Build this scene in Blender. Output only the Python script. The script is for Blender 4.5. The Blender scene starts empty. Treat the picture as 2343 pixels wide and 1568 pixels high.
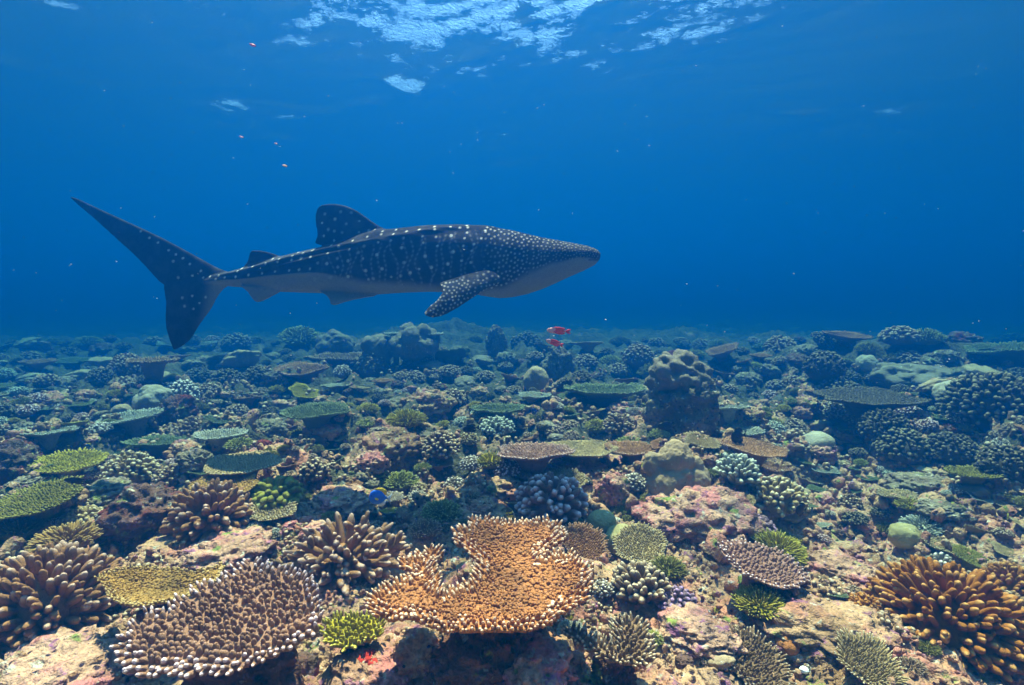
import bpy, bmesh, math, random
import numpy as np
from mathutils import Vector, Matrix

S = bpy.context.scene
C = S.collection
rng = np.random.RandomState(7)
random.seed(7)
PI = math.pi

# ---------------------------------------------------------------- camera, sky, sun, exposure
F = 1278.0                                   # focal length, in pixels of a picture 2342 x 1568
PITCH = math.radians(5.8)
cam = bpy.data.cameras.new('camera')
cam.sensor_width = 36; cam.lens = 36 * F / 2342; cam.clip_start = .02; cam.clip_end = 600
cam_o = bpy.data.objects.new('camera', cam); C.objects.link(cam_o)
cam_o.rotation_euler = (PI / 2 - PITCH, 0, 0)
S.camera = cam_o

EL, AZ = math.radians(69), math.radians(-5)
world = bpy.data.worlds.new('World'); S.world = world; world.use_nodes = True
wn = world.node_tree
sky = wn.nodes.new('ShaderNodeTexSky'); sky.sky_type = 'NISHITA'; sky.sun_disc = False
sky.sun_elevation = EL; sky.sun_rotation = AZ
wn.links.new(sky.outputs[0], wn.nodes['Background'].inputs[0])
wn.nodes['Background'].inputs[1].default_value = .08
sun = bpy.data.lights.new('sun', 'SUN'); sun.energy = 5; sun.angle = math.radians(.5); sun.color = (1, .61, .42)
sun_o = bpy.data.objects.new('sun', sun); C.objects.link(sun_o)
sd = Vector((math.sin(AZ) * math.cos(EL), math.cos(AZ) * math.cos(EL), math.sin(EL)))
sun_o.rotation_euler = (-sd).to_track_quat('-Z', 'Y').to_euler()
vs = S.view_settings
vs.view_transform = 'Standard'; vs.look = 'None'; vs.gamma = 1; vs.use_curve_mapping = False
vs.exposure = 2.95
cy = S.cycles
cy.use_denoising = True; cy.max_bounces = 6; cy.diffuse_bounces = 2; cy.glossy_bounces = 2
cy.volume_bounces = 1; cy.transparent_max_bounces = 8; cy.sample_clamp_indirect = 6

SURF = 2.0                                    # height of the water surface above the lens
WATER_SCATTER = (.0001, .0210, .0860)            # per metre
WATER_ABSORB = (.262, .122, .078)

# ---------------------------------------------------------------- helpers
def tag(o, label=None, cat=None, group=None, kind=None):
    if label: o['label'] = label
    if cat: o['category'] = cat
    if group: o['group'] = group
    if kind: o['kind'] = kind
    return o

def link(name, data=None, parent=None, mat=None):
    o = bpy.data.objects.new(name, data)
    C.objects.link(o)
    if parent is not None: o.parent = parent
    if mat is not None and data is not None and not data.materials: data.materials.append(mat)
    return o

def mesh(name, V, faces, attrs=None, mat=None, smooth=True):
    """faces: list of int arrays (n,3) / (n,4)"""
    V = np.asarray(V, dtype=np.float32)
    me = bpy.data.meshes.new(name)
    fs = [np.asarray(f, dtype=np.int32) for f in faces if len(f)]
    nl = sum(f.size for f in fs); nf = sum(len(f) for f in fs)
    me.vertices.add(len(V)); me.vertices.foreach_set('co', V.ravel())
    me.loops.add(nl); me.loops.foreach_set('vertex_index', np.concatenate([f.ravel() for f in fs]))
    st, tot, p = [], [], 0
    for f in fs:
        k = f.shape[1]
        st.append(p + k * np.arange(len(f))); tot.append(np.full(len(f), k)); p += f.size
    me.polygons.add(nf)
    me.polygons.foreach_set('loop_start', np.concatenate(st).astype(np.int32))
    me.polygons.foreach_set('loop_total', np.concatenate(tot).astype(np.int32))
    me.polygons.foreach_set('use_smooth', np.full(nf, smooth, dtype=bool))
    for k, a in (attrs or {}).items():
        a = np.asarray(a, dtype=np.float32)
        if a.ndim == 1:
            at = me.attributes.new(k, 'FLOAT', 'POINT'); at.data.foreach_set('value', a)
        else:
            at = me.attributes.new(k, 'FLOAT_COLOR', 'POINT')
            at.data.foreach_set('color', np.concatenate([a, np.ones((len(a), 1), np.float32)], 1).ravel())
    me.update(calc_edges=True)
    if mat is not None: me.materials.append(mat)
    return me

def sm(a, b, x):
    t = np.clip((x - a) / (b - a), 0, 1)
    return t * t * (3 - 2 * t)

def _h(ix, iy, iz, seed):
    n = (ix * 374761393 + iy * 668265263 + iz * 1442695041 + seed * 974634777) & 0xffffffff
    n = ((n ^ (n >> 13)) * 1274126177) & 0xffffffff
    n = ((n ^ (n >> 16)) * 2246822519) & 0xffffffff
    return ((n ^ (n >> 15)) & 0xffffff) / float(0xffffff)

def vn2(x, y, seed=0):
    x = np.asarray(x, float); y = np.asarray(y, float)
    ix = np.floor(x).astype(np.int64); iy = np.floor(y).astype(np.int64)
    fx = x - ix; fy = y - iy
    fx = fx * fx * (3 - 2 * fx); fy = fy * fy * (3 - 2 * fy)
    z = 0 * ix
    a = _h(ix, iy, z, seed); b = _h(ix + 1, iy, z, seed); c = _h(ix, iy + 1, z, seed); d = _h(ix + 1, iy + 1, z, seed)
    return (a + (b - a) * fx) * (1 - fy) + (c + (d - c) * fx) * fy

def vn3(P, seed=0):
    I = np.floor(P).astype(np.int64); f = P - I; f = f * f * (3 - 2 * f)
    r = 0
    for dx in (0, 1):
        wx = f[:, 0] if dx else 1 - f[:, 0]
        for dy in (0, 1):
            wy = f[:, 1] if dy else 1 - f[:, 1]
            for dz in (0, 1):
                wz = f[:, 2] if dz else 1 - f[:, 2]
                r = r + wx * wy * wz * _h(I[:, 0] + dx, I[:, 1] + dy, I[:, 2] + dz, seed)
    return r

def fbm2(x, y, octv=4, seed=0, gain=.5):
    r = 0; a = 1; s = 0
    for k in range(octv):
        c, n = math.cos(.7 * k), math.sin(.7 * k)
        r = r + a * (vn2((x * c - y * n) * 2 ** k + 17.3 * k, (x * n + y * c) * 2 ** k, seed + k) * 2 - 1); s += a; a *= gain
    return r / s

def fbm3(P, octv=4, seed=0, gain=.5):
    r = 0; a = 1; s = 0
    for k in range(octv):
        r = r + a * (vn3(P * 2 ** k + 11.7 * k, seed + k) * 2 - 1); s += a; a *= gain
    return r / s

cp, sp = math.cos(PITCH), math.sin(PITCH)
def ray(px, py):
    x = (np.asarray(px, float) - 1171) / F; y = (784 - np.asarray(py, float)) / F
    return np.stack([x, cp + y * sp, y * cp - sp], -1)

def at_depth(px, py, Y):
    """point seen at picture position (px, py) on the upright plane Y metres ahead"""
    d = ray(px, py)
    return d * (np.asarray(Y, float) / d[..., 1])[..., None]

# ---------------------------------------------------------------- materials
def new_mat(name):
    m = bpy.data.materials.new(name); m.use_nodes = True
    t = m.node_tree
    b = t.nodes['Principled BSDF']
    b.inputs['Roughness'].default_value = .85
    b.inputs['Specular IOR Level'].default_value = .12
    return m, t, b

def nd(t, kind, **kw):
    n = t.nodes.new(kind)
    for k, v in kw.items():
        if k in n.inputs: n.inputs[k].default_value = v
        else: setattr(n, k, v)
    return n

def mixc(t, fac, a, b, mode='MIX'):
    n = t.nodes.new('ShaderNodeMix'); n.data_type = 'RGBA'; n.blend_type = mode
    for sock, v in ((n.inputs[0], fac), (n.inputs[6], a), (n.inputs[7], b)):
        if hasattr(v, 'is_linked') or hasattr(v, 'links'): t.links.new(v, sock)
        elif isinstance(v, (int, float)): sock.default_value = v
        else: sock.default_value = (*v, 1)
    return n.outputs[2]

def ramp(t, x, lo, hi):
    n = t.nodes.new('ShaderNodeMapRange'); n.interpolation_type = 'SMOOTHSTEP'
    t.links.new(x, n.inputs[0]); n.inputs[1].default_value = lo; n.inputs[2].default_value = hi
    return n.outputs[0]

def noise(t, vec, scale, detail=3, rough=.55):
    n = nd(t, 'ShaderNodeTexNoise'); n.inputs['Scale'].default_value = scale
    n.inputs['Detail'].default_value = detail; n.inputs['Roughness'].default_value = rough
    t.links.new(vec, n.inputs['Vector'])
    return n.outputs[0]

def voro(t, vec, scale, feature='F1'):
    n = nd(t, 'ShaderNodeTexVoronoi'); n.feature = feature; n.inputs['Scale'].default_value = scale
    t.links.new(vec, n.inputs['Vector'])
    return n.outputs[0]

def bump(t, b, h, strength, dist):
    n = t.nodes.new('ShaderNodeBump'); n.inputs['Strength'].default_value = strength; n.inputs['Distance'].default_value = dist
    t.links.new(h, n.inputs['Height'])
    prev = b.inputs['Normal'].links[0].from_socket if b.inputs['Normal'].links else None
    if prev: t.links.new(prev, n.inputs['Normal'])
    t.links.new(n.outputs[0], b.inputs['Normal'])

MATS = {}
def coral_mat(name, base, tip, deep=None, polyp=420, var=.35):
    """living coral: body colour to tip colour along each branch (attribute tip), freckled with polyps"""
    if name in MATS: return MATS[name]
    m, t, b = new_mat(name)
    pos = nd(t, 'ShaderNodeNewGeometry').outputs['Position']
    at = nd(t, 'ShaderNodeAttribute'); at.attribute_name = 'tip'
    deep = deep or tuple(c * .55 for c in base)
    big = noise(t, pos, 9, 2)
    c = mixc(t, ramp(t, big, .3, .7), base, tuple(min(1, c * (1 + var)) for c in base))
    c = mixc(t, ramp(t, noise(t, pos, 60, 2), .5, .75), c, deep)
    pol = voro(t, pos, polyp)
    c = mixc(t, ramp(t, pol, .45, .1), c, tuple(min(1, .5 * x + .5 * y) for x, y in zip(base, tip)))
    c = mixc(t, ramp(t, at.outputs['Fac'], .74, 1.04), c, tip)
    t.links.new(c, b.inputs['Base Color'])
    bump(t, b, pol, .5, .003)
    bump(t, b, noise(t, pos, 120, 2), .4, .004)
    MATS[name] = m
    return m

K = dict(
    brown=((.22, .105, .04), (.52, .36, .28)), orange=((.27, .105, .03), (.74, .52, .36)),
    gold=((.27, .155, .04), (.46, .32, .13)), rust=((.23, .085, .012), (.50, .27, .09)),
    mauve=((.21, .11, .062), (.66, .52, .52)), lilac=((.22, .115, .08), (.70, .56, .58)),
    tan=((.25, .18, .08), (.58, .50, .34)), olive=((.14, .12, .02), (.30, .29, .08)),
    green=((.17, .165, .02), (.52, .54, .22)), lime=((.25, .205, .012), (.54, .48, .12)),
    cocoa=((.15, .09, .045), (.54, .43, .30)), pale=((.22, .18, .13), (.76, .70, .64)),
    grey=((.22, .22, .17), (.55, .58, .48)), violet=((.17, .11, .12), (.46, .28, .48)),
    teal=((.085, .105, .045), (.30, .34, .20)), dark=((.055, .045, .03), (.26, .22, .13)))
def cm(k): return coral_mat('coral_' + k, *K[k])

def rock_mat(name, cols, pit=1.0, deepred=0.0):
    """old reef rock: cols = sand, pink crust, olive algae, violet crust"""
    if name in MATS: return MATS[name]
    m, t, b = new_mat(name)
    pos = nd(t, 'ShaderNodeNewGeometry').outputs['Position']
    n1 = noise(t, pos, 2.2, 4, .6); n2 = noise(t, pos, 7, 4, .6); n3 = noise(t, pos, 19, 4, .65); n4 = noise(t, pos, 60, 3, .6)
    c = mixc(t, ramp(t, n2, .46, .62), cols[0], cols[1])
    c = mixc(t, ramp(t, n1, .50, .66), c, cols[2])
    c = mixc(t, ramp(t, n3, .56, .66), c, cols[3])
    off = nd(t, 'ShaderNodeVectorMath'); off.operation = 'ADD'; t.links.new(pos, off.inputs[0]); off.inputs[1].default_value = (7.1, 3.3, 9.2)
    o = off.outputs[0]
    c = mixc(t, ramp(t, noise(t, o, 11, 4, .6), .60, .68), c, (.20, .24, .05))
    c = mixc(t, ramp(t, noise(t, o, 24, 3, .6), .60, .70), c, (.50, .46, .36))
    if deepred: c = mixc(t, ramp(t, noise(t, o, 5, 3, .6), .62 - deepred * .3, .70 - deepred * .3), c, (.15, .022, .012))
    c = mixc(t, ramp(t, n4, .35, .75), c, mixc(t, .55, c, (.05, .035, .03)))
    vo = voro(t, o, 34)
    spots = mixc(t, ramp(t, vo, .22, .12), (0, 0, 0), (1, 1, 1))
    c = mixc(t, ramp(t, voro(t, o, 26), .20, .12), c, (.035, .02, .03)) if pit else c
    tf = nd(t, 'ShaderNodeAttribute'); tf.attribute_name = 'painted_falloff'
    c = mixc(t, tf.outputs['Fac'], c, mixc(t, ramp(t, n3, .35, .65), (.035, .032, .016), (.10, .09, .048)))  # dark tint painted in for light falling off over distance
    t.links.new(c, b.inputs['Base Color'])
    bump(t, b, n2, .8, .05); bump(t, b, n3, .9, .03); bump(t, b, n4, .9, .012)
    bump(t, b, ramp(t, voro(t, o, 26), .1, .3), .8, .012)
    MATS[name] = m
    return m

ROCK = rock_mat('reef_rock_crust', ((.45, .27, .15), (.43, .18, .12), (.24, .14, .07), (.26, .10, .16)))
ROCK_PINK = rock_mat('pink_crusted_rock', ((.50, .29, .19), (.48, .17, .16), (.30, .16, .10), (.30, .11, .20)))
ROCK_RED = rock_mat('maroon_crusted_rock', ((.13, .07, .05), (.15, .045, .03), (.08, .055, .04), (.17, .10, .13)), deepred=.25)
ROCK_GREY = rock_mat('grey_reef_rock', ((.24, .20, .13), (.19, .14, .10), (.12, .11, .06), (.12, .09, .10)))
MASSIVE = {}
def massive_mat(name, c1, c2):
    if name in MATS: return MATS[name]
    m, t, b = new_mat(name)
    pos = nd(t, 'ShaderNodeNewGeometry').outputs['Position']
    c = mixc(t, ramp(t, noise(t, pos, 8, 4, .6), .35, .65), c1, c2)
    c = mixc(t, ramp(t, voro(t, pos, 380), .5, .15), c, tuple(min(1, x * 1.25) for x in c2))
    c = mixc(t, ramp(t, noise(t, pos, 37, 2), .68, .74), c, (.6, .55, .45))
    c = mixc(t, ramp(t, voro(t, pos, 19), .10, .05), c, (.05, .04, .03))
    t.links.new(c, b.inputs['Base Color'])
    bump(t, b, noise(t, pos, 30, 3), .8, .014); bump(t, b, voro(t, pos, 380), .4, .002)
    MATS[name] = m
    return m
BOULDER = massive_mat('brown_massive_coral', (.24, .17, .10), (.34, .25, .15))
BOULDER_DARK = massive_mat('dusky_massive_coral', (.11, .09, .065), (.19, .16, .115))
BOULDER_OLIVE = massive_mat('olive_massive_coral', (.22, .19, .08), (.30, .26, .12))
BOULDER_GREY = massive_mat('grey_massive_coral', (.22, .19, .14), (.34, .30, .22))

# ---------------------------------------------------------------- seabed height
MOUNDS = [  # picture x, y, radius across, radius in depth, height: rises and hollows of the reef
    (1560, 1130, .32, .30, .13), (700, 1120, .5, .35, .10), (950, 1040, .35, .3, .10), (480, 1180, .4, .3, .08),
    (2020, 1190, .50, .6, -.20), (1950, 1060, .7, .6, -.12), (2270, 1010, .50, .7, .30), (2260, 900, .8, .8, .34),
    (30, 1080, .30, .3, .20), (1100, 1510, .35, .20, .04), (300, 1010, .6, .5, -.10), (1560, 965, .45, .4, .10),
    (870, 830, 1.5, 1.0, .30), (950, 800, .9, .8, .30), (1460, 850, .8, .8, .12), (1890, 880, 1.0, .8, .30),
    (2090, 900, 1.1, .8, .22), (330, 880, .9, .6, .18), (1290, 860, .6, .6, .20), (1130, 800, .9, .9, .25),
    (2190, 1420, .35, .35, .06), (1650, 1420, .5, .4, .03), (620, 1250, .3, .2, .04), (1240, 930, .8, .5, .05),
    (120, 790, 2.2, 1.5, .12), (620, 792, 1.6, 1.2, .10), (1330, 785, 1.8, 1.2, .10), (1650, 782, 2.4, 1.6, .14), (2220, 788, 1.8, 1.4, .10), (430, 800, 1.2, .8, .12), (1760, 810, 1.0, .8, .15),
]
def base_h(x, y):
    r = np.hypot(x, y)
    z = -1.16 - .05 * sm(3, 9, r) - .35 * sm(9, 22, r) + .10 * fbm2(x * .45, y * .45, 3, 3) * sm(1.5, 6, r)
    z = z - .10 * sm(.3, 3.0, x) * sm(4.2, 2.0, y)
    return z
_mw = []
def height(x, y, fine=True):
    x = np.asarray(x, float); y = np.asarray(y, float)
    z = base_h(x, y)
    for (mx, my, rx, ry, h) in _mw:
        z = z + h * np.exp(-((x - mx) / rx) ** 2 - ((y - my) / ry) ** 2)
    n = fbm2(x * 1.7, y * 1.7, 3, 21)
    rg = np.hypot(x, y)
    z = z + (.10 + .15 * sm(2.2, 4.5, rg)) * n
    rd = 1 - np.abs(fbm2(x * 3.1 + 5, y * 3.1, 4, 40)) * 2.2
    z = z + (.055 + .06 * sm(2.2, 4, rg)) * rd
    cell = fbm2(x * 7.3, y * 7.3, 3, 60)
    z = z + .035 * np.sign(cell) * np.abs(cell) ** .6
    if fine:
        f = fbm2(x * 23, y * 23, 3, 80)
        z = z + .014 * np.sign(f) * np.abs(f) ** .6 + .005 * fbm2(x * 70, y * 70, 2, 90)
    return z
for (px, py, rx, ry, h) in MOUNDS:
    d = ray(px, py); t_ = 1.2 / -d[2] if d[2] < -.02 else 18
    _mw.append((d[0] * t_, d[1] * t_, rx, ry, h))

TT = np.geomspace(.7, 34, 700)
def hit(px, py, k=0.0, w=0.0):
    """where the sight line through (px, py) passes k*w (w: width in the picture) above the seabed; returns point, distance"""
    d = ray(px, py)
    P = d[None, :] * TT[:, None]
    g = P[:, 2] - k * w * TT / F - height(P[:, 0], P[:, 1], False)
    i = np.argmax(g < 0) if (g < 0).any() else len(TT) - 1
    i = max(i, 1)
    a, b = g[i - 1], g[i]
    t = TT[i - 1] + (TT[i] - TT[i - 1]) * (a / (a - b) if a != b else 0)
    return d * t, t

# seabed sheet: rings around the camera, finest in the direction it looks
def angles():
    dense = np.linspace(-58, 58, 760)
    coarse = np.linspace(58, 302, 90)[1:-1]
    return np.radians(np.concatenate([dense, coarse]))
th = angles(); nr = 600
rr = np.geomspace(.35, 75, nr)
R_, T_ = np.meshgrid(rr, th, indexing='ij')
X, Y = R_ * np.sin(T_), R_ * np.cos(T_)
wx = .030 * fbm2(X * 9, Y * 9, 2, 5); wy = .030 * fbm2(X * 9 + 40, Y * 9, 2, 6)
Z = height(X, Y)
V = np.stack([X + wx, Y + wy, Z], -1).reshape(-1, 3)
n_t = len(th)
idx = np.arange(nr * n_t).reshape(nr, n_t)
nx = np.roll(idx, -1, 1)
q = np.stack([idx[:-1], idx[1:], nx[1:], nx[:-1]], -1).reshape(-1, 4)[:, ::-1]
V = np.concatenate([V, [[0, 0, float(height(0., 0.))]]])
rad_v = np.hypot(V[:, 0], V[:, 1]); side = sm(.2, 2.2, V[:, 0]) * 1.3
painted_falloff = sm(-.15, .25, fbm2(V[:, 0] * 3.1, V[:, 1] * 3.1, 4, 131) + 1.0 * sm(2.4, 5.0, rad_v - side) - .42)  # painted light falloff: seabed colour darkens patchily away from the camera
cap = np.stack([idx[0], nx[0], np.full(n_t, len(V) - 1)], -1)
seabed = link('seabed', mesh('seabed', V, [q, cap[:, ::-1]], {'painted_falloff': painted_falloff}, mat=ROCK)); tag(seabed, kind='structure')

# ---------------------------------------------------------------- water
def closed_box(name, lo, hi):
    v = [(x, y, z) for x in (lo[0], hi[0]) for y in (lo[1], hi[1]) for z in (lo[2], hi[2])]
    f = [(0, 1, 3, 2), (4, 6, 7, 5), (0, 4, 5, 1), (2, 3, 7, 6), (0, 2, 6, 4), (1, 5, 7, 3)]
    me = bpy.data.meshes.new(name); me.from_pydata(v, [], f); return link(name, me)
haze = closed_box('haze', (-90, -80, -4), (90, 90, SURF - .25))
m = bpy.data.materials.new('sea_water'); m.use_nodes = True; t = m.node_tree; t.nodes.clear()
out = t.nodes.new('ShaderNodeOutputMaterial'); pv = t.nodes.new('ShaderNodeVolumePrincipled')
pv.inputs['Density'].default_value = 1
pv.inputs['Color'].default_value = (*WATER_SCATTER, 1)
pv.inputs['Absorption Color'].default_value = (*[(1 - a / (1 - s)) ** 2 for a, s in zip(WATER_ABSORB, WATER_SCATTER)], 1)
pv.inputs['Anisotropy'].default_value = .77
pv.inputs['Density Attribute'].default_value = ''
t.links.new(pv.outputs[0], out.inputs['Volume']); haze.data.materials.append(m)
tag(haze, kind='stuff')

def water_surface():
    nx_, ny_ = 900, 760
    xs = np.linspace(-1, 1, nx_); xs = np.sign(xs) * np.abs(xs) ** 1.7 * 80
    ys = np.concatenate([np.linspace(-70, 3, 60)[:-1], 3 + np.linspace(0, 1, ny_ - 59) ** 1.7 * 80])
    X, Y = np.meshgrid(xs, ys)
    Z = np.zeros_like(X)
    r2 = np.random.RandomState(5)
    chop = .06 + 1.9 * np.exp(-((X + .1) / 2.4) ** 2 - ((Y - 3.9) / 1.9) ** 2) + .40 * sm(.52, .75, vn2(X * .35, Y * .35, 9)) + 1.1 * sm(.30, .55, fbm2(X * .9, Y * .9, 3, 19)) * sm(9, 4, np.hypot(X - .5, Y - 4))
    X0 = X + .35 * fbm2(X * .8, Y * .8, 3, 12); Y0 = Y + .35 * fbm2(X * .8 + 9, Y * .8, 3, 13)
    for k in range(46):
        L = 10 ** r2.uniform(-.75, .75); a = r2.normal(.9, .7)
        if L < .5: amp = .0042 * L * chop
        else: amp = .0085 * L * (.07 + .16 * np.minimum(chop, 1.6))
        Z += amp * np.sin(2 * PI * (X0 * np.cos(a) + Y0 * np.sin(a)) / L + r2.uniform(0, 6.28))
    V = np.stack([X, Y, SURF + Z], -1).reshape(-1, 3)
    ii = np.arange(V.shape[0]).reshape(X.shape)
    f = np.stack([ii[:-1, :-1], ii[:-1, 1:], ii[1:, 1:], ii[1:, :-1]], -1).reshape(-1, 4)
    m = bpy.data.materials.new('rippled_water'); m.use_nodes = True; t = m.node_tree; t.nodes.clear()
    out = t.nodes.new('ShaderNodeOutputMaterial'); mx = t.nodes.new('ShaderNodeMixShader')
    tr = t.nodes.new('ShaderNodeBsdfTransparent'); gl = t.nodes.new('ShaderNodeBsdfGlossy'); gl.inputs['Roughness'].default_value = .30
    fr = t.nodes.new('ShaderNodeFresnel'); fr.inputs[0].default_value = 1.33
    pos = nd(t, 'ShaderNodeNewGeometry').outputs['Position']
    bp = t.nodes.new('ShaderNodeBump'); bp.inputs['Distance'].default_value = .10
    t.links.new(noise(t, pos, 30, 4, .7), bp.inputs['Height'])
    ca = nd(t, 'ShaderNodeAttribute'); ca.attribute_name = 'chop'; 
    mu = nd(t, 'ShaderNodeMath'); mu.operation = 'MULTIPLY'; t.links.new(ca.outputs['Fac'], mu.inputs[0])
    t.links.new(ramp(t, noise(t, pos, 2.3, 5, .75), .34, .72), mu.inputs[1]); t.links.new(mu.outputs[0], bp.inputs['Strength'])
    t.links.new(bp.outputs[0], fr.inputs['Normal']); t.links.new(bp.outputs[0], gl.inputs['Normal'])
    t.links.new(fr.outputs[0], mx.inputs[0]); t.links.new(tr.outputs[0], mx.inputs[1]); t.links.new(gl.outputs[0], mx.inputs[2])
    t.links.new(mx.outputs[0], out.inputs[0])
    o = link('water_surface', mesh('water_surface', V, [f], {'chop': np.clip(chop * .45, .02, 1.0).ravel()}, mat=m)); tag(o, kind='structure')
water_surface()

# ---------------------------------------------------------------- branch shapes
def finger(kind='finger', sides=7, seed=0, lod=0):
    """unit branch along +z: verts, quads, tris, tip attribute"""
    r = np.random.RandomState(seed)
    if kind == 'finger': prof = [(0, .95), (.3, 1.0), (.55, 1.02), (.75, .98), (.88, .80), (.965, .48)]
    elif kind == 'cone': prof = [(0, 1.05), (.35, .95), (.65, .74), (.88, .5), (.97, .28)]
    else: prof = [(0, .85), (.4, 1.0), (.7, 1.08), (.9, .85), (.98, .45)]          # knob
    if lod: prof = [prof[0], prof[2], prof[-2]]; 
    if lod > 1: sides = 4
    elif lod: sides = 5
    n = len(prof)
    a = np.arange(sides) / sides * 2 * PI + r.uniform(0, 6)
    bend = r.uniform(-.9, .9, 2) if kind != 'cone' else r.uniform(-.2, .2, 2)
    V = []
    for i, (z, rad) in enumerate(prof):
        rad_ = rad * (1 + r.uniform(-.2, .2, sides) * (0 if i == 0 else 1))
        V.append(np.stack([np.cos(a) * rad_ + bend[0] * z * z, np.sin(a) * rad_ + bend[1] * z * z, np.full(sides, z)], -1))
    V = np.concatenate(V + [[[bend[0], bend[1], 1.0]]])
    Q = []
    for i in range(n - 1):
        for j in range(sides):
            Q.append((i * sides + j, i * sides + (j + 1) % sides, (i + 1) * sides + (j + 1) % sides, (i + 1) * sides + j))
    Tt = [((n - 1) * sides + j, (n - 1) * sides + (j + 1) % sides, n * sides) for j in range(sides)]
    return V, np.array(Q), np.array(Tt), V[:, 2].copy()

def frames(D):
    """rotation matrices taking +z to each direction"""
    D = D / np.linalg.norm(D, axis=1, keepdims=True)
    ref = np.where(np.abs(D[:, 2:3]) < .95, np.array([[0, 0, 1.]]), np.array([[1., 0, 0]]))
    X = np.cross(ref, D); X /= np.linalg.norm(X, axis=1, keepdims=True)
    Yv = np.cross(D, X)
    return np.stack([X, Yv, D], -1)            # columns

def join_fingers(name, P, D, Ln, Rd, pale, kind, mat, lod=0, seed=0):
    """many branches in one mesh"""
    Vs, Qs, Ts, As = [], [], [], []
    off = 0
    Mx = frames(D)
    which = np.random.RandomState(seed).randint(0, 4, len(P))
    for v in range(4):
        s = np.where(which == v)[0]
        if not len(s): continue
        tv, tq, tt, ta = finger(kind, 7, 100 + v + seed, lod)
        sc = np.stack([Rd[s], Rd[s], Ln[s]], -1)
        W = np.einsum('nij,nkj->nki', Mx[s], tv[None] * sc[:, None, :]) + P[s][:, None, :]
        nv = len(tv)
        o = off + np.arange(len(s))[:, None, None] * nv
        Vs.append(W.reshape(-1, 3)); Qs.append((tq[None] + o).reshape(-1, 4)); Ts.append((tt[None] + o).reshape(-1, 3))
        As.append((ta[None] * pale[s][:, None]).ravel()); off += nv * len(s)
    return mesh(name, np.concatenate(Vs), [np.concatenate(Qs), np.concatenate(Ts)], {'tip': np.concatenate(As)}, mat)

def put_branches(parent, P, D, Ln, Rd, pale, kind, mat, single, seed=0, name='branch', lod=0):
    """single: how many branches become parts of their own (those nearest the camera, i.e. lowest score)"""
    n = len(P)
    k = min(single, n, 300)
    order = np.arange(n)
    if k:
        if k < n:
            wm = np.array(parent.matrix_basis)
            Wp = P @ wm[:3, :3].T + wm[:3, 3]
            order = np.argsort(np.linalg.norm(Wp, axis=1) - .15 * pale)
        protos = []
        for pl in (0, 1):
            for v in range(3):
                tv, tq, tt, ta = finger(kind, 8, seed + v, 0)
                pv_ = 1.0 if pl else .78
                protos.append(mesh(name, tv, [tq, tt], {'tip': ta * (pv_ * (max(1.0, float(pale.max())) if pl else 1))}, mat))
        Mx = frames(D)
        rr_ = np.random.RandomState(seed)
        for i in order[:k]:
            me = protos[(3 if pale[i] > .9 else 0) + rr_.randint(3)]
            o = bpy.data.objects.new(name, me); C.objects.link(o); o.parent = parent
            M = Matrix([list(r) for r in Mx[i] @ np.diag([Rd[i], Rd[i], Ln[i]])]).to_4x4()
            M.translation = Vector(P[i])
            o.matrix_local = M
    rest = order[k:]
    if len(rest):
        me = join_fingers('branchlets', P[rest], D[rest], Ln[rest], Rd[rest], pale[rest], kind, mat, lod, seed)
        tag(link('branchlets', me, parent), kind='stuff')

_ico = {}
def ico(n):
    if n not in _ico:
        bm = bmesh.new(); bmesh.ops.create_icosphere(bm, subdivisions=n, radius=1)
        _ico[n] = (np.array([v.co[:] for v in bm.verts]), np.array([[v.index for v in f.verts] for f in bm.faces]))
        bm.free()
    return _ico[n]

def lump(n, seed, sc=(1, 1, 1), amp=.25, freq=1.6, rough=0.0, knobs=0, knob_r=.35, knob_a=.3):
    V, Fc = ico(n); D = V.copy()
    r = np.random.RandomState(seed)
    rad = 1 + amp * fbm3(D * freq + seed, 3, seed)
    if rough:
        w = fbm3(D * 5 + seed, 4, seed + 9, .6); rad += rough * np.sign(w) * np.abs(w) ** .6
    if knobs:
        kc = r.normal(size=(knobs, 3)); kc[:, 2] = np.abs(kc[:, 2]) * 1.0 - .25; kc /= np.linalg.norm(kc, axis=1, keepdims=True)
        kr = knob_r * r.uniform(.6, 1.3, knobs)
        dd = np.linalg.norm(D[:, None] - kc[None], axis=2) / kr[None]
        rad += knob_a * (np.sqrt(np.clip(1 - dd ** 2, 0, 1)) * kr[None] / knob_r).max(1)
    return D * rad[:, None] * np.array(sc), Fc

# ---------------------------------------------------------------- coral colonies (each returns its top-level object)
def finish(o, label, cat, group=None, loc=(0, 0, 0), rot=(0, 0, 0)):
    o.location = loc; o.rotation_euler = rot
    return tag(o, label, cat, group)

def empty(name, loc=(0, 0, 0), rot=(0, 0, 0)):
    o = link(name); o.location = loc; o.rotation_euler = rot; o.empty_display_size = .05
    M = Matrix.LocRotScale(Vector(loc), __import__('mathutils').Euler(rot), Vector((1, 1, 1)))
    o.matrix_basis = M
    return o

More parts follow.
